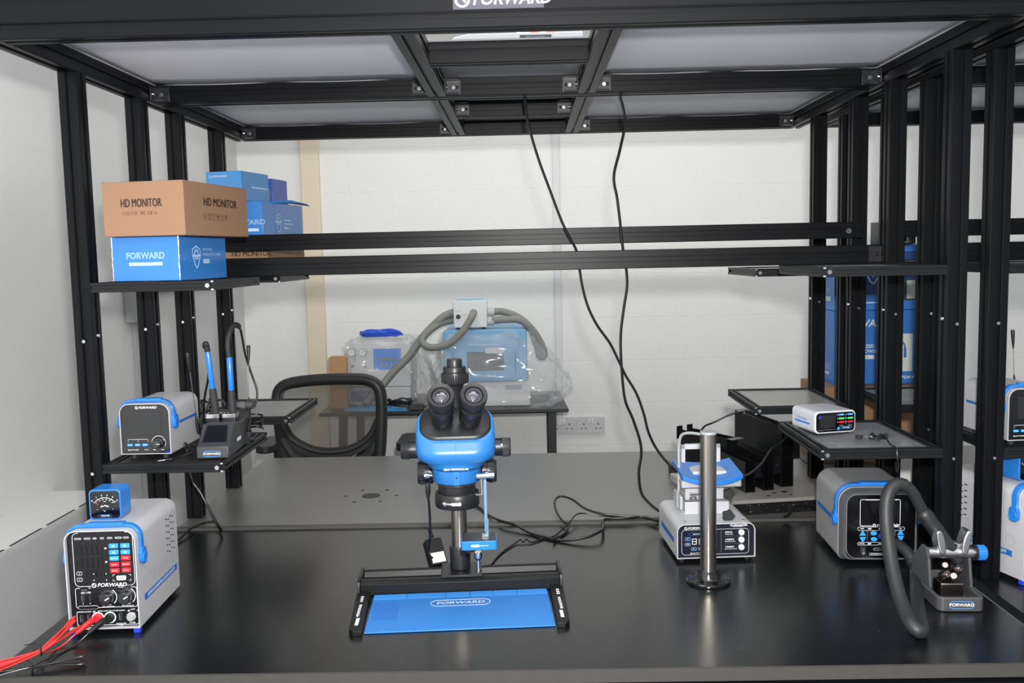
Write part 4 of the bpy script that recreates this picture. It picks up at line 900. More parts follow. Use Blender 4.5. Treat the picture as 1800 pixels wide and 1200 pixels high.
# ================================================================ LEFT LOWER SHELF
def make_station(t, full=True):
    W, D, Z0, Z1, R = .109, .17, .011, .121, .022
    m = MB(); m.ring(rr(-W/2, W/2, Z0, Z1, (.001, .001, R, R), 8), rr(-W/2+.002, W/2-.002, Z0+.0015, Z1-.002, (.001, .001, R-.002, R-.002), 8), 'y', 0, D); m.build('case', CASE, t)
    m = MB(); m.prism(rr(-W/2+.0022, W/2-.0022, Z0, Z1-.0022, (.001, .001, R-.002, R-.002), 8), 'y', D-.005, D-.002); m.build('rear_panel', BLACK, t)
    m = MB(); m.prism(rr(-W/2+.0022, W/2-.0022, Z0, Z1-.0022, (.001, .001, R-.002, R-.002), 8), 'y', .003, .006); pn = m.build('front_panel', BLACKG, t)
    U = lambda zx: -W/2+(zx-88)/(698-88)*W
    V = lambda zy: Z0+(868-zy)/(868-250)*(Z1-Z0)
    f = Face(.003); f.rect(SCREEN, U(205), U(580), V(612), V(352)); f.logo(WHITEP, U(280), V(302), .0052, wide=1.1)
    f.line(WHITEP, [(U(175), V(720)), (U(175), V(688)), (U(418), V(688)), (U(418), V(720))], .0006); f.line(WHITEP, [(U(297), V(688)), (U(297), V(720))], .0006)
    f.arc(WHITEP, U(545), V(732), .0148, -30, 200, .0008); f.text(WHITEP, 'Model: FW-2500', .0034, U(232), V(816)); f.text(WHITEP, 'YC 13', .0034, U(392), V(816)); f.text(WHITEP, 'MIN', .003, U(490), V(818)); f.text(WHITEP, 'MAX', .003, U(590), V(818))
    f.build(pn)
    for i, x in enumerate((200, 292, 383)):
        b = MB(); b.prism([(U(x-36), V(770)), (U(x+24), V(770)), (U(x+37), V(755)), (U(x+24), V(740)), (U(x-36), V(740))], 'y', .0015, .0029); bt = b.build('channel_button', mat('blue_button', (52, 150, 232), .35), t, bevel=.0004)
        f = Face(.0015, .0003); f.text(WHITEP, 'CH%d' % (i+1), .0034, U(x-6), V(755)); f.build(bt)
    b = MB(); b.lathe([(.0125, 0), (.0125, .002), (.0105, .004), (.0098, .015), (.008, .017), (0, .017)], 28, (U(545), .003, V(732)), (0, -1, 0)); kn = b.build('adjusting_knob', mat('gloss_knob', (26, 27, 30), .2, coat=.6), t)
    b = MB(); b.add([(U(545), -.0143, V(732)-.0005), (U(545)+.009, -.0143, V(732)-.0005), (U(545)+.009, -.0143, V(732)+.0005), (U(545), -.0143, V(732)+.0005)], [(0, 1, 2, 3)]); b.build('knob_pointer', WHITEP, kn, smooth=False)
    handle_arch(t, W, 0, R, .012, .026, Z1, .078, BLUE)
    for sx in (-1, 1):
        b = MB(); x = sx*(W/2+.0003); b.add([(x, .035, .068), (x, .158, .068), (x, .158, .074), (x, .035, .074)], [(0, 1, 2, 3) if sx > 0 else (3, 2, 1, 0)]); b.build('blue_stripe', BLUEP, t, smooth=False)
        for yy in (.02, .148): b = MB(); b.cyl((sx*.035, yy, .0002), (sx*.035, yy, Z0), .008); b.build('foot', RUB, t)
    b = MB(); b.box(W/2-.011, W/2-.001, .0005, .0028, Z0, Z0+.005); b.build('corner_pad', mat('deep_blue_rubber', (35, 60, 200), .5), t)
    return t
st = make_station(thing('soldering_station', 'light grey soldering station with blue handle on the nearer lower left shelf', 'soldering station', (-.8235, 1.915, 1.0292), 0))
# dual iron stand
dk = thing('iron_stand', 'dark grey twin soldering iron stand on the nearer lower left shelf', 'iron stand', (-.678, 1.907, 1.0292), 3)
DG = mat('dark_grey_abs', (56, 57, 60), .45, spec=.5)
b = MB(); b.prism([(0, 0.0003), (.20, 0.0003), (.20, .075), (.16, .068), (.13, .060), (.055, .066), (.018, .031), (.003, .026)], 'x', -.0345, .0345); bd = b.build('stand_body', DG, dk, bevel=.003)
b = MB(); A_ = [(-.027, .0278), (.027, .0278), (.021, .0605), (-.023, .0605)]
b.add([(u, .017+(v-.0278)*1.06-.0008, v+.0035) for u, v in [(-.026, .0295), (.026, .0295), (.0215, .0600), (-.0225, .0600)]], [(0, 1, 2, 3)]); b.build('smoked_window', mat('smoked_glass', (20, 23, 30), .12), dk, smooth=False)
f = Face(0, .0008, Matrix.Rotation(radians(-6), 4, 'X')); f.ring(mat('cyan_outline', ()), -.0195, .0175, .005, .0165, .0055, .001); f.text(WHITEP, 'FORWARD', .0062, -.001, .0108, bold=.03, wide=1.15); f.build(bd)
b = MB(); b.add([(.0349, .070, .022), (.0349, .105, .022), (.0349, .105, .030), (.0349, .070, .030)], [(0, 1, 2, 3)]); b.build('sticker', WHITEP, dk, smooth=False)
for i, (x, y) in enumerate(((-.026, .115), (.011, .115))):
    b = MB(); b.prism(rr(x-.016, x+.016, y-.016, y+.016, .004), 'z', .0615, .0715); ck = b.build('iron_socket', BLACK, dk, bevel=.001)
    b = MB(); b.ring(rr(x-.0165, x+.0165, y-.0165, y+.0165, .0045), rr(x-.012, x+.012, y-.012, y+.012, .0045), 'z', .070, .080); b.build('bright_collar', STEEL, ck, bevel=.001)
b = MB(); b.prism(rr(.150, .19, .08, .1, .008), 'x', .0346, .052); b.build('stand_arm', DG, dk, bevel=.002)
def iron(name, label, x0, y0, z0, x1, y1, z1, cable, sl):
    t = thing(name, label, 'soldering iron', (x0, y0, z0)); O = Vector((x0, y0, z0)); d = Vector((x1, y1, z1))-O; L = d.length; d.normalize()
    b = MB(); b.lathe([(.006, -.002), (.0085, 0), (.0090, .01), (.0085, L*.34), (.0070, L*.40), (.0, L*.40)], 20, (0, 0, 0), d); b.build('grip', mat('foam_grip', (38, 39, 41), .7), t)
    b = MB(); b.lathe([(.0, L*.385), (.0062, L*.385), (.0065, L*.39), (.0065, L*.97), (.0050, L), (0, L)], 20, (0, 0, 0), d); b.build('iron_handle', BLUE, t)
    P = cat([Vector(p)-O for p in cable], 8); n = len(P); r = [.0062 if i < sl*n else .0025 for i in range(n)]
    k = int(sl*n); b = MB(); b.tube(P[:k+1], [.0062]*(k)+[.0048], 12); b.build('cable_sleeve', RUB, t)
    b = MB(); b.tube(P[k:], .0026, 8); b.build('cable', CABLE, t)
iron('soldering_iron', 'soldering iron with bright blue handle in the left socket of the stand', -.7055, 2.02, 1.108, -.715, 2.015, 1.252,
     [(-.715, 2.015, 1.25), (-.715, 2.012, 1.262), (-.716, 2.01, 1.267), (-.722, 2.02, 1.262), (-.727, 2.04, 1.235), (-.732, 2.06, 1.19), (-.755, 2.09, 1.13), (-.765, 2.11, 1.075), (-.755, 2.13, 1.055), (-.745, 2.10, 1.05), (-.752, 2.08, 1.09), (-.738, 2.09, 1.14)], .3)
iron('soldering_iron', 'soldering iron in the right socket of the stand, its cable arching highest', -.6685, 2.024, 1.108, -.672, 2.03, 1.236,
     [(-.672, 2.03, 1.234), (-.674, 2.03, 1.26), (-.671, 2.04, 1.29), (-.664, 2.06, 1.305), (-.659, 2.08, 1.29), (-.660, 2.11, 1.23), (-.650, 2.12, 1.18), (-.640, 2.12, 1.145), (-.642, 2.11, 1.115), (-.66, 2.1, 1.10)], .42)
# loose grounded wire brushes with clamps (thin rods with black grips)
def rod(label, base, top, coil=True):
    t = thing('cleaning_rod', label, 'rod', base); O = Vector(base); T = Vector(top)-O; L = T.length; d = T.normalized()
    b = MB(); b.lathe([(.003, .0), (.0042, .012), (.0036, .03), (.0016, .046), (0, .046)], 12, (0, 0, 0), d); b.build('spring_base', BLACK, t)
    b = MB(); b.cyl(d*.03, d*(L-.03), .0009, n=6); b.build('steel_rod', STEEL, t)
    b = MB(); b.lathe([(.0012, L-.046), (.0028, L-.034), (.0042, L-.014), (.0045, L-.003), (.0036, L), (0, L)], 14, (0, 0, 0), d); b.build('rod_grip', BLACK, t)
    if coil:
        b = MB(); b.tube([(.016+.014*cos(a), .006+.012*sin(a), -.030+.0016*a) for a in [i*.4 for i in range(56)]], .0022, 6); b.build('coiled_cord', CABLE, t)
    return t
rod('thin steel rod with black grip rising at the right of the twin iron stand', (-.6555, 2.10, 1.085), (-.655, 2.12, 1.252))
rod('thin steel rod with black grip between the soldering station and the left iron', (-.762, 2.06, 1.055), (-.772, 2.045, 1.245), False)
b = MB(); o = thing('rod_clamp', 'black screw clamp with steel jaw gripping the shelf edge beside the twin iron stand', 'clamp', (-.6465, 2.06, 1.0292))
b = MB(); b.box(-.006, .006, -.01, .01, .0005, .03); b.cyl((0, 0, .03), (0, .02, .055), .004, n=10); b.build('clamp_body', BLACK, o, bevel=.001)
b = MB(); b.box(-.008, -.0062, -.006, .006, .0005, .045); b.build('clamp_jaw', STEEL, o)
b = MB(); b.cyl((.006, 0, .012), (.014, 0, .012), .008, n=14); b.build('clamp_knob', BLACK, o)
# tangled cords on that shelf
def coil(name, label, c, R, n, r, m, seed, cat_='cable', zs=.5, tail=(), squash=.6):
    rnd = random.Random(seed); t = thing(name, label, cat_, c); P = []
    for i in range(n*9):
        a = i*2*pi/9+rnd.uniform(-.2, .2); q = R*rnd.uniform(.75, 1.08); P.append((q*cos(a)+rnd.uniform(-.1, .1)*R, q*squash*sin(a)*rnd.uniform(.8, 1.1), r*1.05+R*zs*rnd.random()*.5*(1+.5*sin(a*.37))))
    P += [tuple(Vector(p)-Vector(c)) for p in tail]
    b = MB(); b.tube(cat(P, 4), r, 6); b.build('cord', m, t)
    b = MB(); b.tube([(R*.9+.006*cos(a), 0, R*zs*.3+.006*sin(a)+.002) for a in [i*pi/4 for i in range(9)]], .0012, 5); b.build('cable_tie', BLACK, t)
    return t
coil('looped_cable', 'tangled black cable hanging in loops behind the two soldering irons', (-.757, 2.16, 1.0292), .038, 5, .0026, CABLE, 4, zs=3.2, tail=((-.74, 2.18, 1.10),))
coil('jumper_cable', 'black jack cable with silver tips coiled between the station and the twin iron stand', (-.7365, 1.955, 1.0292), .02, 4, .0022, CABLE, 8, zs=1.6, tail=((-.745, 1.915, 1.034), (-.757, 1.897, 1.0345)))
b = MB(); t = thing('jack_plug', 'small silver jack plug at the front edge of the lower left shelf', 'plug', (-.76, 1.893, 1.0335))
b = MB(); b.cyl((0, 0, 0), (-.012, -.008, 0), .0032, n=12); b.build('plug_sleeve', BLACK, t)
b = MB(); b.cyl((-.012, -.008, 0), (-.024, -.016, 0), .0019, .001, n=10); b.build('plug_tip', STEEL, t)
coil('black_lead', 'short black lead lying on the grey front half of the farther lower left shelf', (-.82, 2.50, 1.0275), .03, 2, .0028, CABLE, 21, zs=.6)

# ================================================================ BOXES ON THE UPPER LEFT SHELVES
CARD = mat('brown_cardboard', (146, 112, 87), .75, noise=.04, nscale=6); INK = mat('dark_ink', (62, 44, 40), .6)
SHR = dusty('blue_box_shrink', (44, 120, 196), .22, (225, 235, 245), .0, spec=.6)
def carton(name, label, x, y, z, w, d, h, rz, m, cat_='box', group=None, flap=True):
    """x,y = front right lower corner, width goes to -x, depth to +y (before rotation)"""
    t = thing(name, label, cat_, (x, y, z+.0004), rz, group)
    b = MB(); b.box(-w, 0, 0, d, 0, h); bd = b.build('box_body', m, t, bevel=.0012)
    if flap:
        b = MB(); b.box(-w+.002, -.002, d/2-.0004, d/2+.0004, h+.0001, h+.0007); b.build('lid_seam', mat('seam_brown', (90, 66, 48), .8) if m is CARD else m, t)  # lid joint as a thin strip, dark brown on plain cardboard
    return t, bd
hd, hb = carton('monitor_box', 'large brown cardboard HD MONITOR box on top of the near blue camera box', -.683, 1.835, 1.5037, .180, .28, .110, -9, CARD)
M2 = Matrix.Rotation(radians(90), 4, 'Z')
def glyphs(f, m, u, v, s_, kinds):
    for i, k in enumerate(kinds):
        x = u+i*s_*1.45
        if k in 'abcd': f.ring(m, x-s_/2, x+s_/2, v-s_/2, v+s_/2, .001, s_*.05)
        if k == 'a': f.line(m, [(x-s_*.3, v+s_*.2), (x-s_*.1, v-s_*.25), (x, v+s_*.1), (x+s_*.3, v-s_*.2)], s_*.09)
        elif k == 'b': f.line(m, [(x-s_*.3, v+s_*.35), (x, v+s_*.05), (x+s_*.3, v+s_*.35)], s_*.1); f.line(m, [(x, v+s_*.05), (x, v-s_*.35)], s_*.1); f.line(m, [(x-s_*.2, v-s_*.35), (x+s_*.2, v-s_*.35)], s_*.1)
        elif k == 'c': f.line(m, [(x-s_*.2, v-s_*.3), (x-s_*.2, v+s_*.2), (x, v+s_*.38), (x+s_*.2, v+s_*.2), (x+s_*.2, v-s_*.3)], s_*.08)
        elif k == 'd': f.rect(m, x-s_*.3, x+s_*.3, v+s_*.1, v+s_*.3); f.line(m, [(x-s_*.25, v+s_*.1), (x-s_*.1, v-s_*.3)], s_*.08); f.line(m, [(x+s_*.25, v+s_*.1), (x+s_*.1, v-s_*.3)], s_*.08)
        elif k == 'r': f.line(m, [(x+s_*.4*cos(radians(90+120*j)), v+s_*.4*sin(radians(90+120*j))) for j in range(3)], s_*.16, True)
# front (wide) face: text
f = Face(0, .0012); [f.text(INK, 'HD MONITOR', .0235, -.094+q_, .066, bold=0, wide=.60) for q_ in (0, .0004, .0008)]; glyphs(f, INK, -.132, .046, .0062, 'abcd'); f.text(INK, 'FC', .009, -.090, .046, bold=.03); f.text(INK, 'CE', .009, -.075, .046, bold=.01, sp=1.2); glyphs(f, INK, -.062, .046, .008, 'r'); f.build(hb)
f = Face(0, .0012, Matrix.Translation((0, 0, 0)) @ M2); [f.text(INK, 'HD MONITOR', .0245, .150+q_, .070, bold=0, wide=.94) for q_ in (0, .0007, .0014)]; glyphs(f, INK, .082, .040, .0125, 'abcdcd'); f.build(hb)
cb, cbb = carton('camera_box', 'bright blue shrink-wrapped camera box under the large brown box, on the near upper left shelf', -.714, 1.876, 1.4118, .146, .225, .0915, -6, SHR)
PB = mat('pale_print', (190, 220, 245), .5)
def shield(f, u, v, s_):
    pts = [(0, .5), (.42, .34), (.42, .0), (.3, -.2), (.18, -.45), (0, -.62), (-.18, -.45), (-.3, -.2), (-.42, 0), (-.42, .34)]
    f.line(PB, [(u+a*s_, v+b_*s_) for a, b_ in pts], s_*.07, True); f.arc(PB, u, v+.08*s_, s_*.22, 0, 360, s_*.05)
    for a in range(0, 360, 45): f.line(PB, [(u+s_*.12*cos(radians(a)), v+.08*s_+s_*.12*sin(radians(a))), (u+s_*.32*cos(radians(a)), v+.08*s_+s_*.32*sin(radians(a)))], s_*.05)
    f.rect(PB, u-s_*.42, u+s_*.42, v-.03*s_, v+.05*s_)
f = Face(0, .0010); f.mb(PB).text('FORWARD', .018, (-.073, -.0012, .052), bold=0, wide=.95, outline=.00035); f.rect(PB, -.110, -.036, .032, .0385); f.text(mat('blue_ink', (40, 110, 190), .5), 'GOOD GUARANTEE & GOOD QUALITY', .0042, -.073, .0353); f.build(cbb)
f = Face(0, .0012, M2); shield(f, .075, .050, .042); f.mb(PB).text('INDUSTRIAL', .0075, (.105, -.0012, .064), align='LEFT', wide=1.15); f.mb(PB).text('MICROSCOPE CAMERA', .0075, (.105, -.0012, .053), align='LEFT', wide=1.15); f.rect(PB, .106, .136, .034, .043); f.text(mat('blue_ink', ()), 'FW-D21', .006, .121, .0385, wide=1.1); f.build(cbb)
# shrink film creases: thin raised welds at the corners
FILMW = mat('pale_film', (235, 242, 250), .15, metal=.3)  # near-white glossy colour of the film welds
for (x_, y_) in ((0, 0), (-.146, 0)):
    b = MB(); rnd = random.Random(3); b.tube([(x_+rnd.uniform(-.0006, .0006), y_-.0008, z_*.0928/14) for z_ in range(15)], [.0003+.0007*rnd.random() for _ in range(15)], 5); b.build('film_weld', FILMW, cb)
# farther shelf
h2, h2b = carton('monitor_box', 'flat brown HD MONITOR box behind the horizontal rails on the farther upper left shelf', -.6850, 2.426, 1.4118, .17, .33, .076, -3, CARD)
f = Face(0, .0012); [f.text(INK, 'HD MONITOR', .019, -.045+q_, .055, bold=0, wide=.9) for q_ in (0, .0005, .001)]; f.build(h2b)
f = Face(0, .0012, M2); f.text(mat('faded_ink', (140, 116, 92), .6), 'LED', .019, .2, .05, bold=.035, wide=1.5); f.build(h2b)
c2, c2b = carton('camera_box', 'blue camera box with torn film flap standing on the farther flat brown box', -.700, 2.445, 1.4892, .150, .28, .118, -8, SHR)
f = Face(0, .0012); f.mb(PB).text('FORWARD', .018, (-.05, -.0012, .062), bold=0, wide=1.3, outline=.00035); f.rect(PB, -.09, -.012, .038, .046); f.build(c2b)
f = Face(0, .0012, M2); shield(f, .10, .065, .046); f.rect(PB, .135, .19, .070, .073); f.rect(PB, .135, .2, .060, .063); f.rect(PB, .135, .17, .048, .052); f.build(c2b)
b = MB(); vs = [(-.01, .05, .1195), (.03, .12, .126), (.052, .19, .118), (.056, .20, .112), (.02, .12, .118), (-.01, .21, .1195), (-.03, .05, .1195)]
b.add(vs, [(0, 1, 4), (1, 2, 3, 4), (0, 4, 5, 6)]); o = b.build('film_flap', mat('blue_film', (60, 130, 205), .2), c2); q = o.modifiers.new('s', 'SOLIDIFY'); q.thickness = .001
c3, c3b = carton('small_blue_box', 'pale blue shrink-wrapped box with a device picture, highest box on the far left shelf', -.7500, 2.436, 1.6087, .103, .15, .079, -12, mat('pale_blue_box', (70, 142, 205), .25, spec=.6))
f = Face(0, .0012); f.logo(PB, -.094, .066, .0055); f.rect(PB, -.094, -.055, .030, .033); f.rect(PB, -.094, -.07, .024, .0255); f.rrect(BLACKG, -.045, -.022, .001, .034, .003); f.rect(SCREEN, -.041, -.026, .018, .030); f.build(c3b)
f = Face(0, .0012, M2); f.rect(PB, .05, .14, .036, .040); f.build(c3b)
c4, c4b = carton('small_blue_box', 'indigo blue box with a picture of a grey cube, behind the pale blue box', -.7180, 2.615, 1.6087, .095, .10, .072, -10, mat('indigo_box', (62, 96, 176), .3))
f = Face(0, .0012); f.logo(PB, -.055, .057, .004); f.poly(mat('cube_grey', (120, 124, 124), .5), [(-.032, .013), (-.018, .007), (-.006, .014), (-.006, .042), (-.02, .05), (-.032, .044)]); f.poly(mat('cube_dark', (70, 74, 76), .5), [(-.032, .013), (-.018, .007), (-.018, .036), (-.032, .044)]); f.rect(PB, -.054, -.04, .01, .014); f.build(c4b)

# ================================================================ RIGHT LOWER SHELF
ch = thing('desktop_charger', 'small rounded white charger with black colour display on the nearer lower right shelf', 'charger', (.6885, 2.028, 1.0322), 13)
W, D, Z0, Z1 = .102, .10, .004, .0545
b = MB(); b.prism(rr(-W/2, W/2, Z0, Z1, .011, 7), 'y', 0, D); bd = b.build('case', mat('charger_white', (196, 198, 204), .35), ch, bevel=.0025, seg=3)
b = MB(); b.prism(rr(-W/2+.0035, W/2-.0035, Z0+.0035, Z1-.0035, .0085, 6), 'y', -.0008, 0); pn = b.build('front_glass', BLACKG, ch)
f = Face(-.0008); U = lambda zx: -W/2+.0035+(zx-768)/(1096-768)*(W-.007)
V = lambda zy: Z0+.0035+(468-zy)/(468-272)*(Z1-Z0-.007)
f.rect(SCREEN, U(795), U(930), V(425), V(300)); f.poly(mat('indigo_patch', (52, 58, 170), .4), [(U(785), V(318)), (U(800), V(298)), (U(813), V(312)), (U(797), V(334))])
for x0 in (958, 1034):
    for (yy, mt, s_) in ((297, 'b', 'CH-A'), (336, 'g', 'USB-C'), (373, 'r', 'USB-A')):
        mm_ = {'b': mat('cyan_print', (60, 150, 225), .5), 'g': GREENP, 'r': REDP}[mt]; f.rrect(mm_, U(x0), U(x0+48), V(yy+9), V(yy-9), .001); f.text(WHITEP, s_, .0022, U(x0+24), V(yy)); f.disc(WHITEP, U(x0-9), V(yy), .0009, 8)
    f.ring(GREYP, U(x0+6), U(x0+36), V(415), V(402), .0014, .0004)
f.rect(GREYP, U(1015), U(1017), V(400), V(290)); f.disc(mat('cyan_print', ()), U(957), V(437), .0034); f.ring(mat('cyan_print', ()), U(977), U(1068), V(444), V(420), .0030, .0006); f.text(WHITEP, 'FORWARD', .0035, U(1022), V(432)); f.rect(GREYP, U(785), U(825), V(449), V(446)); f.rect(GREYP, U(835), U(935), V(443), V(441)); f.build(pn)
b = MB(); x = -W/2-.0003; b.add([(x, .02, .022), (x, .02, .026), (x, .085, .026), (x, .085, .022)], [(3, 2, 1, 0)][:1]); b.build('blue_stripe', mat('blue_stripe_print', (40, 110, 215), .5), ch, smooth=False)
b = MB(); b.text('FORWARD', .009, (x, .055, .032), (0, -1, 0), (0, 0, 1), 'CENTER'); b.build('printing', mat('blue_stripe_print', ()), ch, smooth=False)
b = MB(); b.box(-.04, .04, .01, .09, .0003, Z0); b.build('foot_pad', RUB, ch)
coil('charging_cable', 'small bundle of thin black cable hanging over the edge of the right shelf', (.7595, 1.965, 1.0322), .018, 4, .0016, CABLE, 31, zs=1.0, tail=((.7605, 1.90, 1.036), (.7605, 1.868, 1.034), (.7605, 1.862, 1.015), (.7635, 1.862, 1.0), (.7605, 1.864, .985), (.7585, 1.864, 1.005)))
t = thing('rubber_ring', 'tiny black rubber ring beside the cable bundle on the lower right shelf', 'ring', (.7265, 1.985, 1.0322)); b = MB(); b.tube([(.006*cos(a), .006*sin(a), .004) for a in [i*pi/8 for i in range(16)]], .0026, 8, closed=True); b.build('ring_band', RUB, t)
# ================================================================ CABLES
def cable(name, label, pts, r, k=6, group=None, m=None):
    pts = [(p[0], p[1], max(p[2], .7575+r+.0005) if 2.27 < p[1] < 2.36 and .75 < p[2] < .766 else p[2]) for p in pts]
    o0 = Vector(pts[0]); t = thing(name, label, 'cable', o0, 0, group)
    b = MB(); b.tube(cat([Vector(p)-o0 for p in pts], k), r, 8); b.build('cable_run', m or CABLE, t); return t
cable('hanging_cable', 'left of the two black cables hanging from the canopy, ending at the white heating plate', [(.0059, 2.3235, 1.8375), (.0132, 2.322, 1.7791), (.0358, 2.32, 1.6944), (.063, 2.32, 1.6161), (.0943, 2.32, 1.5301), (.1154, 2.32, 1.4868), (.1307, 2.32, 1.4535), (.1373, 2.32, 1.4073), (.1439, 2.32, 1.3639), (.1576, 2.32, 1.3129), (.1802, 2.32, 1.2659), (.2116, 2.32, 1.2201), (.2344, 2.32, 1.1727), (.2515, 2.324, 1.1357), (.2773, 2.32, 1.091), (.2959, 2.32, 1.0388), (.3087, 2.32, .9866), (.3303, 2.32, .9415), (.3595, 2.31, .9035), (.385, 2.30, .875), (.40, 2.27, .83), (.405, 2.25, .78)], .0034)
cable('hanging_cable', 'right of the two black cables hanging from the canopy, wavy at its top', [(.2441, 2.3235, 1.8375), (.2562, 2.322, 1.7776), (.2427, 2.32, 1.7079), (.2263, 2.32, 1.6407), (.2343, 2.32, 1.5839), (.2422, 2.32, 1.5126), (.2474, 2.32, 1.4582), (.2555, 2.32, 1.4048), (.2565, 2.32, 1.3616), (.2473, 2.32, 1.3038), (.2394, 2.32, 1.2385), (.2401, 2.316, 1.1653), (.248, 2.316, 1.0767), (.268, 2.32, 1.0245), (.2865, 2.32, .9646), (.2892, 2.32, .9273), (.2829, 2.32, .8824), (.2884, 2.32, .8296), (.3074, 2.31, .8037), (.3323, 2.29, .7866), (.36, 2.26, .78), (.375, 2.24, .78)], .0036)
Z = .7545
cable('power_cable', 'thick black power cable running from behind the microscope in a wide loop over the bench', [(-.17, 2.50, Z), (-.143, 2.475, Z), (-.1141, 2.3958, Z), (-.0782, 2.3156, Z+.004), (-.0407, 2.2787, Z), (-.0044, 2.2336, Z), (.0306, 2.1992, Z), (.0785, 2.1652, Z), (.1338, 2.1623, Z+.008), (.1708, 2.19, Z+.014), (.1829, 2.245, Z+.010), (.1917, 2.31, Z+.003), (.2474, 2.3156, Z+.008), (.2933, 2.3263, Z+.004), (.328, 2.29, Z)], .0038)
cable('power_cable', 'black power cable rising in a pointed loop beside the bench joint', [(.345, 2.32, Z+.008), (.25, 2.335, Z+.008), (.19, 2.34, Z+.014), (.147, 2.37, Z+.02), (.1135, 2.43, Z+.03), (.0837, 2.455, Z+.032), (.067, 2.43, Z+.026), (.0692, 2.37, Z+.014), (.0842, 2.3031, Z+.002), (.097, 2.275, Z), (.088, 2.235, Z), (.072, 2.20, Z), (.0545, 2.165, Z+.006)], .0032)
cable('thin_cable', 'thin black cable wriggling from the microscope pole across the bench', [(-.125, 1.986, .7525), (-.1082, 1.9972, .7525), (-.0931, 2.0041, .7525), (-.0816, 2.0502, .7525), (-.0656, 2.0983, .7525), (-.0393, 2.1524, .7535), (-.0256, 2.1693, .757), (-.0187, 2.158, .754), (-.0117, 2.172, .757), (.002, 2.160, .753), (.0378, 2.195, .7525), (.062, 2.215, .7525), (.098, 2.275, .765), (.1281, 2.3481, .768), (.189, 2.35, .7525), (.26, 2.36, .7525), (.34, 2.36, .7525)], .0021)
cable('dangling_cable', 'black cable dropping slantwise from under the left shelf to the bench joint', [(-.8571, 2.23, 1.005), (-.8571, 2.25, .908), (-.8361, 2.25, .8679), (-.8153, 2.25, .8233), (-.7982, 2.262, .775), (-.80, 2.285, .756), (-.835, 2.345, .7545), (-.87, 2.36, .756), (-.882, 2.30, .7545), (-.885, 2.20, .7545), (-.885, 2.10, .7545)], .0034)
# ================================================================ GREY STEEL TRAY WITH BLACK FRONT + STEEL CHANNELS
sl = thing('equipment_tray', 'flat grey topped unit with a dusty black front edge under the black steel channels', 'tray', (.68, 2.385, .75), 8)
b = MB(); b.box(-.17, .135, 0, .50, .0305, .040); b.build('tray_top', dusty('grey_tray_top', (138, 136, 130), .45, (225, 224, 220), .3, sc=14, th=.6), sl)
b = MB(); b.box(-.17, .135, -.0015, .4985, .0008, .0303); fb = b.build('tray_body', mat('tray_black', (20, 20, 22), .35), sl)
for x_, w_ in ((-.10, .03), (.005, .045)):
    b = MB(); b.box(x_, x_+w_, -.003, -.0016, .007, .024); b.build('socket_cover', BLACK, sl, bevel=.001)
f = Face(-.0031, .0003); rnd = random.Random(5)
for _ in range(26): u, v = rnd.uniform(-.16, .13), rnd.uniform(.003, .028); f.rect(WHITEP, u, u+rnd.uniform(.0006, .002), v, v+rnd.uniform(.0005, .0014))
f.build(fb, 'dust_specks')
for (x_, y_, r_) in ((-.008, .055, .005), (.022, .06, .008), (-.035, .03, .0045), (.028, .03, .004)):
    b = MB(); b.cyl((x_, y_, .0402), (x_, y_, .0406), r_, n=14); b.build('mounting_hole', BLACK, sl)
STB = mat('black_sheet_steel', (15, 16, 18), .3, spec=.5)
def channel(label, x, y, z, rz, w, h, L, tab=True):
    t = thing('steel_channel', label, 'metal channel', (x, y, z+.0004), rz, 'black folded steel channels on the grey tray')
    b = MB(); th = .0015; b.box(-w/2, w/2, 0, L, 0, th); b.box(-w/2, -w/2+th, 0, L, th, h); b.box(w/2-th, w/2, 0, L, th, h); b.build('folded_sheet', STB, t)
    if tab:
        for yy in (.004,):
            b = MB(); b.box(w/2, w/2+.022, L*.0+yy, L*.0+yy+.0015, h*.45, h-.003); tb = b.build('fixing_tab', STB, t, bevel=.0005)
            b = MB(); b.cyl((w/2+.011, yy-.0001, h*.72), (w/2+.011, yy-.0006, h*.72), .0035, n=12); b.build('tab_hole', mat('hole_black', (4, 4, 5), .8), tb)
        b = MB(); b.box(-w/2-.001, w/2, L-.012, L, h, h+.0012); b.build('rear_tab', mat('grey_sheet_edge', (110, 111, 112), .4), t)
    b = MB()
    b.cyl((-w/2+th, .05, h*.3), (-w/2+th+.001, .05, h*.3), .003, n=10); b.build('rivet', STEEL, t)
    return t
channel('lowest black steel channel, nearest the white heating plate', .601, 2.445, .7905, 13, .030, .083, .22)
channel('middle height black steel channel on the grey tray', .6565, 2.465, .7905, 13, .031, .095, .24)
channel('tallest black steel channel, partly under the grey shelf', .7175, 2.50, .7905, 12, .036, .168, .30)
t = thing('mounting_bracket', 'black angle bracket with flat end tabs standing behind the steel pole', 'bracket', (.592, 2.62, .79), 33)
b = MB(); b.box(-.021, -.0195, 0, .2, 0, .115); b.box(.0195, .021, 0, .2, 0, .115); b.box(-.021, .021, 0, .0015, 0, .115); b.build('folded_sheet', STB, t)
b = MB(); b.box(-.021, .025, -.022, .0, .1152, .1168); b.build('front_tab', mat('grey_sheet_edge', ()), t)
for sx in (-1, 1):
    b = MB(); b.box(sx*.021-.012, sx*.021+.012, .2, .2015, .085, .125); tb = b.build('rear_tab', STB, t, bevel=.002)
cable('draped_cable', 'black cable arching over the steel channels from the steel pole to the right shelf', [(.495, 2.56, .88), (.487, 2.55, .93), (.492, 2.53, .958), (.5139, 2.5, .9763), (.5689, 2.5, 1.0004), (.616, 2.5, 1.0024), (.6631, 2.48, .9797), (.69, 2.42, .960), (.67, 2.38, .945), (.635, 2.36, .928), (.6091, 2.355, .8921), (.575, 2.36, .862), (.53, 2.37, .845), (.505, 2.36, .83)], .0028)
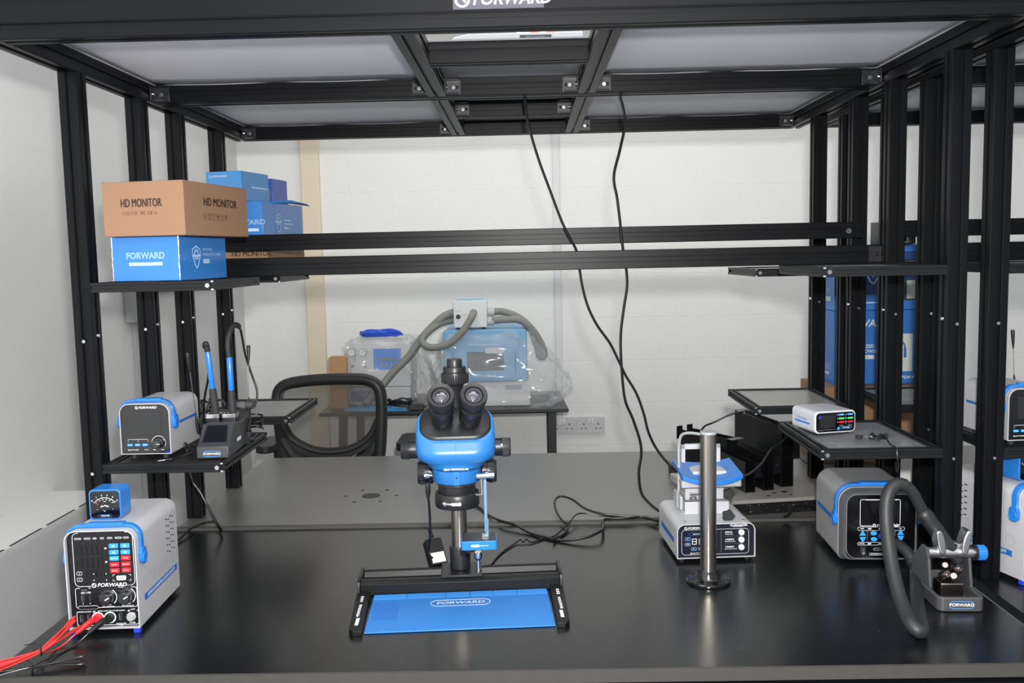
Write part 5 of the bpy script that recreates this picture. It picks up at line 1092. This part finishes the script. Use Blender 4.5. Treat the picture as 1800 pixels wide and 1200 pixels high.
cable('short_cable', 'black cable at the left flank of the dark grey rework station', [(.655, 2.31, .7545), (.668, 2.315, .765), (.685, 2.33, .778), (.70, 2.345, .782), (.74, 2.36, .775), (.79, 2.35, .77)], .0036)

# ================================================================ THINGS ON THE CANOPY
t = thing('white_appliance', 'white appliance with a dark rating label lying above the canopy gap', 'appliance', (-.0205, 1.955, 1.8885))
b = MB(); b.prism([(-.140, 0), (.150, 0), (.150, .0235), (-.09, .0235), (-.118, .018)], 'y', 0, .2); bd = b.build('appliance_body', WHITE, t, bevel=.002)
b = MB(); b.box(.018, .084, -.0012, -.0001, .0105, .0178); lb = b.build('rating_label', mat('label_dark', (50, 56, 58), .4), t)
f = Face(-.0013, .0003); f.text(GREYP, 'INPUT AC 220V 50Hz', .0042, .051, .0142); f.build(lb)
t = thing('screwdriver', 'orange and white handled tool lying on the white appliance above the canopy', 'tool', (.02, 1.985, 1.9178), 4)
for nm, x0, x1, r_, mt in (('orange_grip', .0, .018, .0054, 'o'), ('white_band', .018, .033, .0048, 'w'), ('orange_grip', .033, .050, .0054, 'o')):
    b = MB(); b.lathe([(r_*.75, 0), (r_, .002), (r_, x1-x0-.002), (r_*.8, x1-x0)], 16, (x0, 0, 0), (1, 0, 0)); b.build(nm, mat('orange_plastic', (220, 92, 40), .4) if mt == 'o' else WHITE, t)
b = MB(); b.cyl((-.03, 0, 0), (0, 0, 0), .0016, n=8); b.build('tool_shaft', STEEL, t)

# ================================================================ BACK OF THE ROOM
dk2 = thing('desk', 'black desk against the back wall with two bagged machines on it', 'desk', (-.39, 4.12, 0))
DT = mat('black_desk_top', (38, 39, 40), .3, spec=.6)
b = MB(); b.prism([(-.575, 0), (.575, 0), (.555, .56), (-.575, .56)], 'z', .728, .745); b.build('desk_top', DT, dk2, bevel=.004)
for x_, y_ in ((.5, .05), (-.5, .05), (.5, .5), (-.5, .5)):
    b = MB(); b.frustum([(x_-.016, y_-.016), (x_+.016, y_-.016), (x_+.016, y_+.016), (x_-.016, y_+.016)], [(x_-.018+(.03 if x_ < 0 else 0)-.0, y_-.018), (x_+.018+(.03 if x_ < 0 else 0), y_-.018), (x_+.018+(.03 if x_ < 0 else 0), y_+.018), (x_-.018+(.03 if x_ < 0 else 0), y_+.018)], 0.001, .7278, 'z'); b.build('desk_leg', BLACK, dk2)
b = MB(); b.box(-.5, .5, .49, .51, .64, .70); b.build('desk_rail', BLACK, dk2)
DZ = .7455
LBM = mat('light_blue_machine', (112, 168, 210), .4)
bm = thing('separation_machine', 'light blue bagged machine with a dark touch screen and BLUE lettering on the desk', 'machine', (-.195, 4.22, DZ))
b = MB(); b.box(-.205, .205, -.005, .36, .0003, .118); b.build('white_base', mat('machine_white', (206, 208, 208), .5), bm, bevel=.006)
b = MB(); b.prism(rr(-.195, .195, .1185, .362, .016), 'y', -.02, .34); bb_ = b.build('blue_housing', LBM, bm, bevel=.006)
b = MB(); b.box(-.085, .085, -.0235, -.0205, .172, .26); b.build('touch_screen', mat('grey_touch_screen', (66, 72, 78), .3), bm, bevel=.002)
b = MB(); b.box(.138, .142, -.0245, -.0205, .155, .262); b.build('door_handle', mat('steel_blue', (70, 100, 130), .4), bm)
f = Face(-.0202, .0006); f.rect(mat('sticker_grey', (205, 212, 220), .5), 0, .09, .262, .288) if False else None
f.text(WHITEP, 'Blue Screen Separation Machine', .0115, -.005, .294, wide=.95); f.text(WHITEP, '✓BLUE', .017, .02, .147, bold=.03); f.line(mat('door_line', (80, 130, 175), .5), [(-.15, .315), (.155, .315), (.155, .135), (-.15, .135)], .0015, True); f.build(bb_)
f = Face(-.024, .0003); f.rect(mat('sticker_grey', (205, 212, 220), .5), 0, .09, .252, .278); f.build(bm, 'screen_sticker')
f = Face(-.0052, .0006); f.rect(mat('label_grey_blue', (140, 158, 168), .4), .09, .165, .078, .1); f.text(GREYP, 'SZP', .014, .035, .092, bold=.0); f.build(bm, 'maker_label')
# white purifier box with hoses
fx = thing('fume_extractor', 'small white box with thick grey hoses sitting on the light blue machine', 'fume extractor', (-.262, 4.23, DZ+.3632))
b = MB(); b.prism([(-.078, .008), (.078, .008), (.078, .135), (-.078, .135)], 'y', 0, .10); bd = b.build('extractor_box', mat('extractor_white', (222, 224, 224), .45), fx, bevel=.004)
b = MB(); b.prism([(-.072, .1352), (.072, .1352), (.05, .139), (-.05, .139)], 'y', .003, .09); b.build('blue_top_panel', mat('pale_blue_panel', (150, 190, 220), .5), fx)
b = MB()
for x_ in (-.06, .06): b = MB(); b.cyl((x_, .02, .0003), (x_, .02, .008), .008, n=12); b.build('foot', RUB, fx)
b = MB(); b.lathe([(.011, 0), (.011, .002), (.009, .003), (.009, .008), (0, .009)], 20, (-.056, 0, .06), (0, -1, 0)); b.build('dial_knob', BLACK, fx)
f = Face(0, .0006); f.text(GREYP, 'POWER', .006, -.056, .085); f.text(GREYP, 'CONTROL', .006, -.025, .068); f.build(bd)
GHm = mat('grey_corrugated_hose', (134, 136, 130), .5)
O = Vector((-.262, 4.23, DZ+.3632))
def hose(pts, r, nm='hose'):
    b = MB(); P = cat([Vector(p)-O for p in pts], 14); R = [r*(1+.05*(i % 2)) for i in range(len(P))]; b.tube(P, R, 12); b.build(nm, GHm, fx)
hose([(-.335, 4.27, 1.187), (-.36, 4.26, 1.182), (-.4013, 4.25, 1.1597), (-.4838, 4.25, 1.0811), (-.5537, 4.24, .9884), (-.623, 4.23, .9223), (-.6931, 4.22, .8424), (-.7354, 4.21, .7989), (-.76, 4.19, .768)], .018)
hose([(-.245, 4.225, 1.19), (-.255, 4.19, 1.165), (-.2926, 4.18, 1.1081), (-.3604, 4.18, 1.0483), (-.4402, 4.19, 1.0303), (-.483, 4.2, 1.050), (-.4781, 4.22, 1.0854), (-.4105, 4.25, 1.135), (-.34, 4.28, 1.150)], .0165)
hose([(-.183, 4.29, 1.184), (-.13, 4.29, 1.186), (-.0953, 4.29, 1.180), (-.03, 4.30, 1.150), (.0306, 4.3, 1.09), (.070, 4.3, 1.02), (.080, 4.29, .975), (.060, 4.28, .972), (.045, 4.27, 1.03), (.018, 4.26, 1.10), (-.03, 4.25, 1.145), (-.10, 4.25, 1.15), (-.183, 4.26, 1.143)], .0165)
for x_, y_, z_ in ((-.183, 4.29, 1.184), (-.183, 4.26, 1.143)): b = MB(); b.lathe([(.02, 0), (.0205, .03), (.019, .032)], 18, Vector((x_, y_, z_))-O, (1, 0, 0)); b.build('hose_collar', mat('clear_collar', (190, 194, 194), .25), fx)
# plastic bags
def bag(name, label, base, secs, seed, alpha=.2):
    """secs: list of (z, cx, cy, hw, hd)"""
    rnd = random.Random(seed); t = thing(name, label, 'plastic bag', base); O = Vector(base); n = 72; vs = []; K = 5; full = []
    for i in range(len(secs)-1):
        for j in range(K):
            q = j/K; full.append([a+(c-a)*q for a, c in zip(secs[i], secs[i+1])])
    full.append(list(secs[-1]))
    ph = [rnd.uniform(0, 6.3) for _ in range(8)]
    for k, (z, cx, cy, hw, hd) in enumerate(full):
        for i in range(n):
            a = 2*pi*i/n; ca, sa = cos(a), sin(a); e = .42
            x = (abs(ca)**e)*(1 if ca > 0 else -1)*hw; y = (abs(sa)**e)*(1 if sa > 0 else -1)*hd
            w_ = .006*sin(7*a+ph[0]+k*.35)+.005*sin(13*a+ph[1]-k*.6)+.004*sin(19*a+k*1.1+ph[2])+.0035*rnd.uniform(-1, 1)
            q = 1+w_/max(hw, hd)*1.0*(1.6 if k > 2 else .5); vs.append((cx+x*q-O.x, cy+y*q-O.y, z-O.z+.002*rnd.uniform(-1, 1)))
    fs = []
    for k in range(len(full)-1):
        for i in range(n): j = (i+1) % n; fs.append((k*n+i, (k+1)*n+i, (k+1)*n+j, k*n+j))
    fs.append(tuple(range(n))[::-1])
    b = MB(); b.add(vs, fs); PLm = mat('clear_polythene', (238, 242, 244), .12, spec=1.0, alpha=alpha); o = b.build('bag_film', PLm, t, angle=180); return t
bag('plastic_bag', 'clear plastic bag crumpled over the light blue machine, billowing to its right', (-.15, 4.4, DZ+.001),
    [(1.1075, -.20, 4.39, .15, .165), (1.104, -.19, 4.38, .19, .18), (1.06, -.185, 4.375, .225, .20), (.98, -.165, 4.37, .262, .212), (.90, -.135, 4.36, .305, .225), (.84, -.115, 4.36, .325, .23), (.79, -.12, 4.36, .30, .232), (.757, -.135, 4.35, .27, .22), (.7475, -.14, 4.35, .255, .20)], 3)
wm = thing('bagged_pump_machine', 'white machine with two round gauges and a blue control panel on the desk', 'machine', (-.712, 4.32, DZ))
b = MB(); b.box(-.148, .148, 0, .26, .0004, .085); b.box(-.152, .152, 0, .27, .088, .300); bd = b.build('machine_case', mat('machine_white', ()), wm, bevel=.004)
for x_ in (-.128, -.074):
    b = MB(); b.lathe([(.0, .0), (.021, .0), (.021, .012), (.0175, .012), (.017, .008), (0, .008)], 28, (x_, 0, .258), (0, -1, 0)); g_ = b.build('pressure_gauge', mat('gauge_ring', (176, 184, 188), .3, metal=.4), wm)
    f = Face(-.0082, .0004); f.disc(mat('gauge_face', (220, 226, 228), .4), x_, .258, .0165); f.line(BLACK, [(x_-.004, .254), (x_+.008, .266)], .0012); f.build(g_)
f = Face(0, .0008); BPN = mat('blue_control_panel', (60, 132, 226), .35); f.rect(BPN, -.024, .108, .17, .272); f.build(wm, 'control_panel')
for i in range(4):
    b = MB(); b.box(.0+i*.022, .016+i*.022, -.004, -.0011, .215, .229); b.build('display_window', mat('grey_display', (120, 126, 130), .4), wm)
for i in range(3):
    b = MB(); b.box(.012+i*.022, .018+i*.022, -.0035, -.0011, .185, .205); b.build('rocker_button', mat('warm_grey', (170, 150, 140), .5), wm)
for x_ in (-.125, -.065): b = MB(); b.lathe([(.008, 0), (.006, .006), (.006, .014), (0, .014)], 14, (x_, 0, .19), (0, -1, 0)); b.build('outlet_nozzle', STEEL, wm)
b = MB(); b.box(-.14, .0, -.003, -.0002, .02, .07); b.build('blue_drawer_label', mat('royal_blue', (52, 80, 175), .4), wm)
bag('plastic_bag', 'clear plastic bag wrapped round the white gauge machine', (-.70, 4.44, DZ+.001),
    [(1.062, -.70, 4.45, .12, .13), (1.06, -.70, 4.45, .155, .145), (1.03, -.70, 4.45, .178, .155), (.93, -.688, 4.45, .195, .158), (.84, -.672, 4.45, .212, .16), (.775, -.655, 4.45, .24, .162), (.7475, -.65, 4.45, .235, .16)], 9)
t = thing('blue_tube_coil', 'bright blue plastic tube coiled on top of the bagged white machine', 'tube', (-.71, 4.42, 1.066))
rnd = random.Random(2); P = [((.085+.018*rnd.random())*cos(a), (.07+.014*rnd.random())*sin(a), .008+.022*rnd.random()) for a in [i*2*pi/10 for i in range(60)]]
b = MB(); b.tube(cat(P, 3), .005, 8); b.build('tube_run', mat('blue_tube', (40, 86, 215), .3), t)
ct = thing('narrow_carton', 'narrow upright brown carton on the left end of the back desk', 'box', (-.895, 4.24, DZ+.0004)); b = MB(); b.prism(rr(-.041, .041, 0, .245, (.001, .001, .01, .01)), 'y', 0, .05); b.build('box_body', mat('tan_card', (186, 146, 104), .75), ct)
pb = thing('blue_pouch', 'glossy blue plastic pouch lying flat on the desk beside the narrow carton', 'pouch', (-.70, 4.17, DZ+.0005), 0)
b = MB(); n = 10; vs = []; rnd = random.Random(6)
for j in range(n+1):
    for i in range(n+1):
        u, v = i/n, j/n; vs.append((-.145+.30*u-.04*v, -.03+.12*v-.02*u, .001+.014*sin(pi*u)*sin(pi*v)*(1+.5*rnd.random())))
b.add(vs, [(j*(n+1)+i, j*(n+1)+i+1, (j+1)*(n+1)+i+1, (j+1)*(n+1)+i) for j in range(n) for i in range(n)]); b.build('pouch_film', mat('blue_pouch_film', (62, 142, 200), .2, spec=.8), pb)
coil('coiled_mains_lead', 'black mains lead coiled on the desk in front of the gauge machine', (-.60, 4.19, DZ+.014), .055, 5, .004, CABLE, 12, zs=.9)
t = thing('power_adapter', 'black rectangular power adapter on the desk beside the coiled lead', 'adapter', (-.52, 4.16, DZ+.0005), 10); b = MB(); b.box(-.035, .035, -.02, .02, 0, .026); b.build('adapter_body', BLACK, t, bevel=.003)
b = MB(); b.cyl((.035, 0, .013), (.045, 0, .013), .006); b.build('cable_boot', BLACK, t)
# sockets
for i, (x0, lab) in enumerate(((.2545, 'white double wall socket, the right-hand and fully visible one of the pair'), (.1035, 'white double wall socket half hidden behind the desk leg'))):
    t = thing('wall_socket', lab, 'socket', (x0+.0735, 4.7498, .505)); b = MB(); b.prism(rr(-.073, .073, 0, .088, .003), 'y', -.011, 0); pl = b.build('face_plate', mat('socket_white', (205, 203, 206), .4), t, bevel=.0015)
    for sx in (-1, 1):
        b = MB(); b.box(sx*.009-.0055, sx*.009+.0055, -.0155, -.0112, .056, .078); b.build('rocker_switch', mat('switch_white', (232, 232, 230), .35), t, bevel=.001)
        for (dx, dz, w_, h_) in ((0, .05, .0025, .005), (-.011, .027, .004, .0022), (.011, .027, .004, .0022)):
            b = MB(); b.box(sx*.038+dx-w_, sx*.038+dx+w_, -.0115, -.0111, dz-h_, dz+h_); b.build('pin_hole', mat('hole_black', ()), t)
        b = MB(); b.cyl((sx*.062, -.011, .044), (sx*.062, -.0118, .044), .0028, n=12); b.build('screw', STEEL, t)
# switch box, conduit, heater on the left wall
t = thing('junction_box', 'grey electrical box on the left wall seen between the frame posts', 'junction box', (-1.4798, 3.40, 1.23)); b = MB(); b.box(0, .05, -.075, .075, 0, .155); b.build('box_body', mat('box_grey', (150, 152, 150), .5), t, bevel=.004)
b = MB(); b.box(.0502, .053, -.068, .068, .008, .147); b.build('box_lid', mat('box_grey', ()), t, bevel=.002)
struct('trim_7', MB().box(-1.4799, -1.462, 3.39, 3.41, .0, 1.2295), mat('wall_conduit', (198, 198, 196), .6))
struct('trim_8', MB().box(-1.4799, -1.46, 3.55, 4.3, 1.335, 1.355), mat('wall_conduit', ()))
ra = thing('wall_heater', 'long pale grey wall heater with slots along its top edge at far left', 'heater', (-1.4795, 1.75, .12))
HG = mat('heater_grey', (168, 168, 170), .5, noise=.03, nscale=3)
b = MB(); b.prism([(0, 0), (.19, 0), (.19, .617), (.183, .629), (0, .629)], 'y', -1.2, 1.0); b.build('heater_case', HG, ra, bevel=.002)
b = MB(); b.box(.0, .1795, -1.2, 1.0, .6292, .6306); b.build('heater_top', WL, ra)
for k in range(12):
    y0 = -1.15+k*.178
    b = MB(); c_ = cos(radians(3)); b.M = Matrix.Translation((.1745, y0, .6306)) @ Matrix.Rotation(0, 4, 'Y'); b.prism(rr(-.0045, .0035, 0, .152, .0038, 4), 'z', 0.0001, .0006); b.build('grille_slot', mat('slot_dark', (50, 50, 50), .7), ra)
# office chair
oc = thing('office_chair', 'black mesh-backed office chair behind the rear bench, partly hidden by the left shelf', 'chair', (-.80, 3.55, 0), 0)
CB = mat('chair_black', (30, 31, 32), .45); O = Vector((-.80, 3.55, 0)); YB = 3.6
def cp(px, z, y=YB): return Vector((px, y, z))-O
fr_ = [(-.985, .60), (-1.0, .70), (-1.008, .80), (-1.012, .88), (-1.0, .93), (-.955, .955), (-.85, .968), (-.72, .972), (-.632, .965), (-.592, .93), (-.585, .86), (-.590, .76), (-.600, .66), (-.612, .60)]
b = MB(); P = cat([cp(x, z, YB-.02*sin((x+.8)*6)) for x, z in fr_], 6); b.tube(P, .0235, 12); b.build('back_frame', CB, oc)
b = MB()
lo = [(-.99, .80), (-.955, .735), (-.88, .69), (-.80, .677), (-.71, .69), (-.64, .735), (-.605, .80)]
b.tube(cat([cp(x, z) for x, z in lo], 6), .016, 10); b.tube(cat([cp(-.99, .74), cp(-.95, .67), cp(-.90, .63), cp(-.88, .56)], 5), .026, 10)
for (xa, xb) in ((-.995, -.90), (-.605, -.70)):
    sg = 1 if xb > xa else -1
    b.prism([(xa+sg*a_-O.x, z_) for a_, z_ in ((0, .83), (.04, .735), (.115, .69), (.195, .675), (.195, .65), (.125, .65), (.075, .675), (.03, .70), (.02, .62), (0, .62))], 'y', YB-O.y-.012, YB-O.y+.012)
b.tube(cat([cp(-.99, .74), cp(-.95, .67)], 5), .02, 10); b.tube(cat([cp(-.60, .74), cp(-.64, .67), cp(-.69, .63), cp(-.71, .56)], 5), .026, 10); b.build('lower_back_frame', CB, oc)
b = MB(); n = 14; vs = []
for j in range(n+1):
    v = j/n
    for i in range(n+1):
        u = -1+2*i/n; zt = .965-.012*abs(u)-.03*max(0, abs(u)-.85)/.15; zb = .680+.11*u*u; hw = .205; vs.append(cp(-.80+u*hw*(.99), zb+(zt-zb)*v, YB+.012*cos(u*1.5)))
b.add(vs, [(j*(n+1)+i, j*(n+1)+i+1, (j+1)*(n+1)+i+1, (j+1)*(n+1)+i) for j in range(n) for i in range(n)]); b.build('back_mesh', mat('chair_mesh_fabric', (96, 92, 86), .8, alpha=.62), oc)
b = MB(); b.M = Matrix.Translation(cp(-.80, .66, 3.55)); b.prism(rr(-.115, .115, -.055, .0, .02), 'y', -.02, .02); b.build('lumbar_support', CB, oc, bevel=.008)
b = MB(); b.M = Matrix.Translation((-.0, .26, .49)); b.prism(rr(-.24, .24, -.22, .22, .07), 'z', -.03, .035); b.build('seat', CB, oc, bevel=.02, seg=3)
b = MB(); b.tube([cp(-.8, .60, 3.60), cp(-.8, .50, 3.60), cp(-.8, .44, 3.66), cp(-.8, .43, 3.80)], .02, 10); b.build('back_support', CB, oc)
for sx in (-1, 1):
    b = MB(); x = sx*.265; b.tube(cat([(x, .30, .47), (x+sx*.02, .30, .55), (x+sx*.02, .28, .655)], 5), .014, 8); b.M = Matrix.Translation((x+sx*.025, .22, .676)); b.prism(rr(-.038, .038, -.12, .12, .036), 'z', -.016, .016); b.build('armrest', CB, oc, bevel=.012, seg=3)
b = MB(); b.cyl((0, .24, .09), (0, .24, .46), .028); b.build('gas_lift', CB, oc)
b = MB()
for k in range(5): a = 2*pi*k/5+.3; b.tube([(0, .24, .11), (.30*cos(a), .24+.30*sin(a), .075)], [.028, .018], 8)
b.build('star_base', CB, oc)
for k in range(5): a = 2*pi*k/5+.3; b = MB(); b.cyl((.30*cos(a)-.012, .24+.30*sin(a), .0285), (.30*cos(a)+.012, .24+.30*sin(a), .0285), .028, n=16); b.cyl((.30*cos(a), .24+.30*sin(a), .04), (.30*cos(a), .24+.30*sin(a), .075), .008, n=8); b.build('castor', BLACK, oc)

# ================================================================ NEIGHBOURING BENCH
def dup(root, loc, rz, label, group=None):
    r = clone(root); r.location = loc; r.rotation_euler = (0, 0, radians(rz)); r['label'] = label
    if group: r['group'] = group
    return r
p2 = dup(psu, (1.0715, 1.846, .7505), 15.5, 'white bench power supply cut off by the right edge of the photo')
dup(amm, (1.057, 1.90, .9531), 15.5, 'blue ammeter at the right edge, on the second power supply')
s2 = dup(st, (1.055, 1.895, 1.0296), 4, 'light grey soldering station at the right edge, on the neighbouring shelf')
rod('thin steel rod with black grip at the right edge against the wall', (1.178, 2.2, 1.09), (1.1686, 2.2, 1.245), False)
NB = mat('neighbour_blue_box', (44, 112, 190), .4)
def nbox(label, x, y, z, w, d, h, m, name='product_box'):
    t = thing(name, label, 'box', (x, y, z+.0004)); b = MB(); b.box(0, w, 0, d, 0, h); bd = b.build('box_body', m, t, bevel=.001)
    b = MB(); b.box(.002, w-.002, d/2-.0004, d/2+.0004, h+.0001, h+.0007); b.build('lid_seam', m, t); return t, bd
t, bd = nbox('brown carton under the tall blue boxes on the neighbouring rear bench', .952, 2.945, .75, .36, .22, .2495, CARD, 'brown_carton')
t, bd = nbox('lower tall blue box printed VOLTAGE POWER, seen between the right frame posts', 1.008, 3.0, 1.0, .29, .16, .243, NB)
f = Face(0, .0012); f.mb(WHITEP).text('FORWARD', .034, (.099, -.0012, .20), bold=.0004, shear=.2); f.text(WHITEP, 'STABILIZED', .0155, .136, .125, 'RIGHT', bold=.02); f.text(WHITEP, 'VOLTAGE POWER', .0155, .148, .108, 'RIGHT', bold=.02); f.rect(WHITEP, .02, .135, .083, .096); f.text(NB, 'FW-PS3005 Pro', .012, .078, .0895)
f.rect(mat('print_pale', (205, 212, 205), .5), .186, .26, .04, .165); f.arc(BLUEP, .215, .12, .02, 0, 110, .005); f.rrect(BLUEP, .231, .24, .085, .12, .004); f.rrect(BLACKG, .17, .198, .09, .15, .006); f.logo(WHITEP, .21, .02, .010); f.build(bd)
Ml = Matrix.Rotation(radians(-90), 4, 'Z')
f = Face(0, .0012, Ml); f.mb(PB).text('FORWARD', .03, (-.09, -.0012, .055), bold=0, wide=1.1, outline=.0004); f.rect(PB, -.15, -.03, .030, .038); f.build(bd)
t, bd = nbox('upper blue box with pale printed logo, above the VOLTAGE POWER box', 1.010, 3.0, 1.2445, .285, .16, .212, mat('neighbour_blue_box_b', (50, 120, 200), .4))
f = Face(0, .0012); f.rect(mat('navy_patch', (34, 66, 130), .4), .0, .285, .05, .19); shield(f, .125, .12, .055); f.rect(PB, .10, .17, .022, .026); f.rect(mat('print_pcb', (46, 70, 60), .5), .19, .265, .03, .10); f.rect(mat('print_pale', ()), .235, .262, .035, .095); f.build(bd)
f = Face(0, .0012, Ml); f.mb(PB).text('FORWARD', .022, (-.09, -.0012, .065), bold=0, wide=1.1, outline=.0004); f.rect(PB, -.15, -.03, .03, .045); f.build(bd)
t = thing('open_frame_unit', 'black open electronic unit on top of the upper blue box', 'electronic unit', (1.22, 3.02, 1.457)); b = MB(); b.ring(rr(-.05, .06, .0005, .075, .002, 2), rr(-.046, .056, .004, .071, .002, 2), 'y', 0, .1); b.box(-.04, .05, .05, .06, .01, .065); b.build('unit_body', BLACK, t)
b = MB(); b.cyl((.0, .0, .04), (.0, -.003, .04), .01, n=14); b.build('unit_terminal', STEEL, t)
t = thing('foam_block', 'white foam block seen through the gap between the right frame posts', 'foam', (1.036, 2.44, .752)); b = MB(); b.box(-.045, .08, 0, .09, .062, .150); b.build('foam_piece', mat('white_foam', (205, 206, 204), .9, noise=.08, nscale=200), t)
b = MB(); b.box(-.047, .082, -.002, .092, .0004, .060); b.build('foam_tray', mat('pale_grey_tray', (165, 166, 166), .6), t, bevel=.002)
coil('green_white_coil', 'loop of green and white cable on the foam block behind the right posts', (1.045, 2.475, .9025), .03, 4, .003, mat('pale_green_cable', (150, 195, 150), .4), 40, zs=.9)
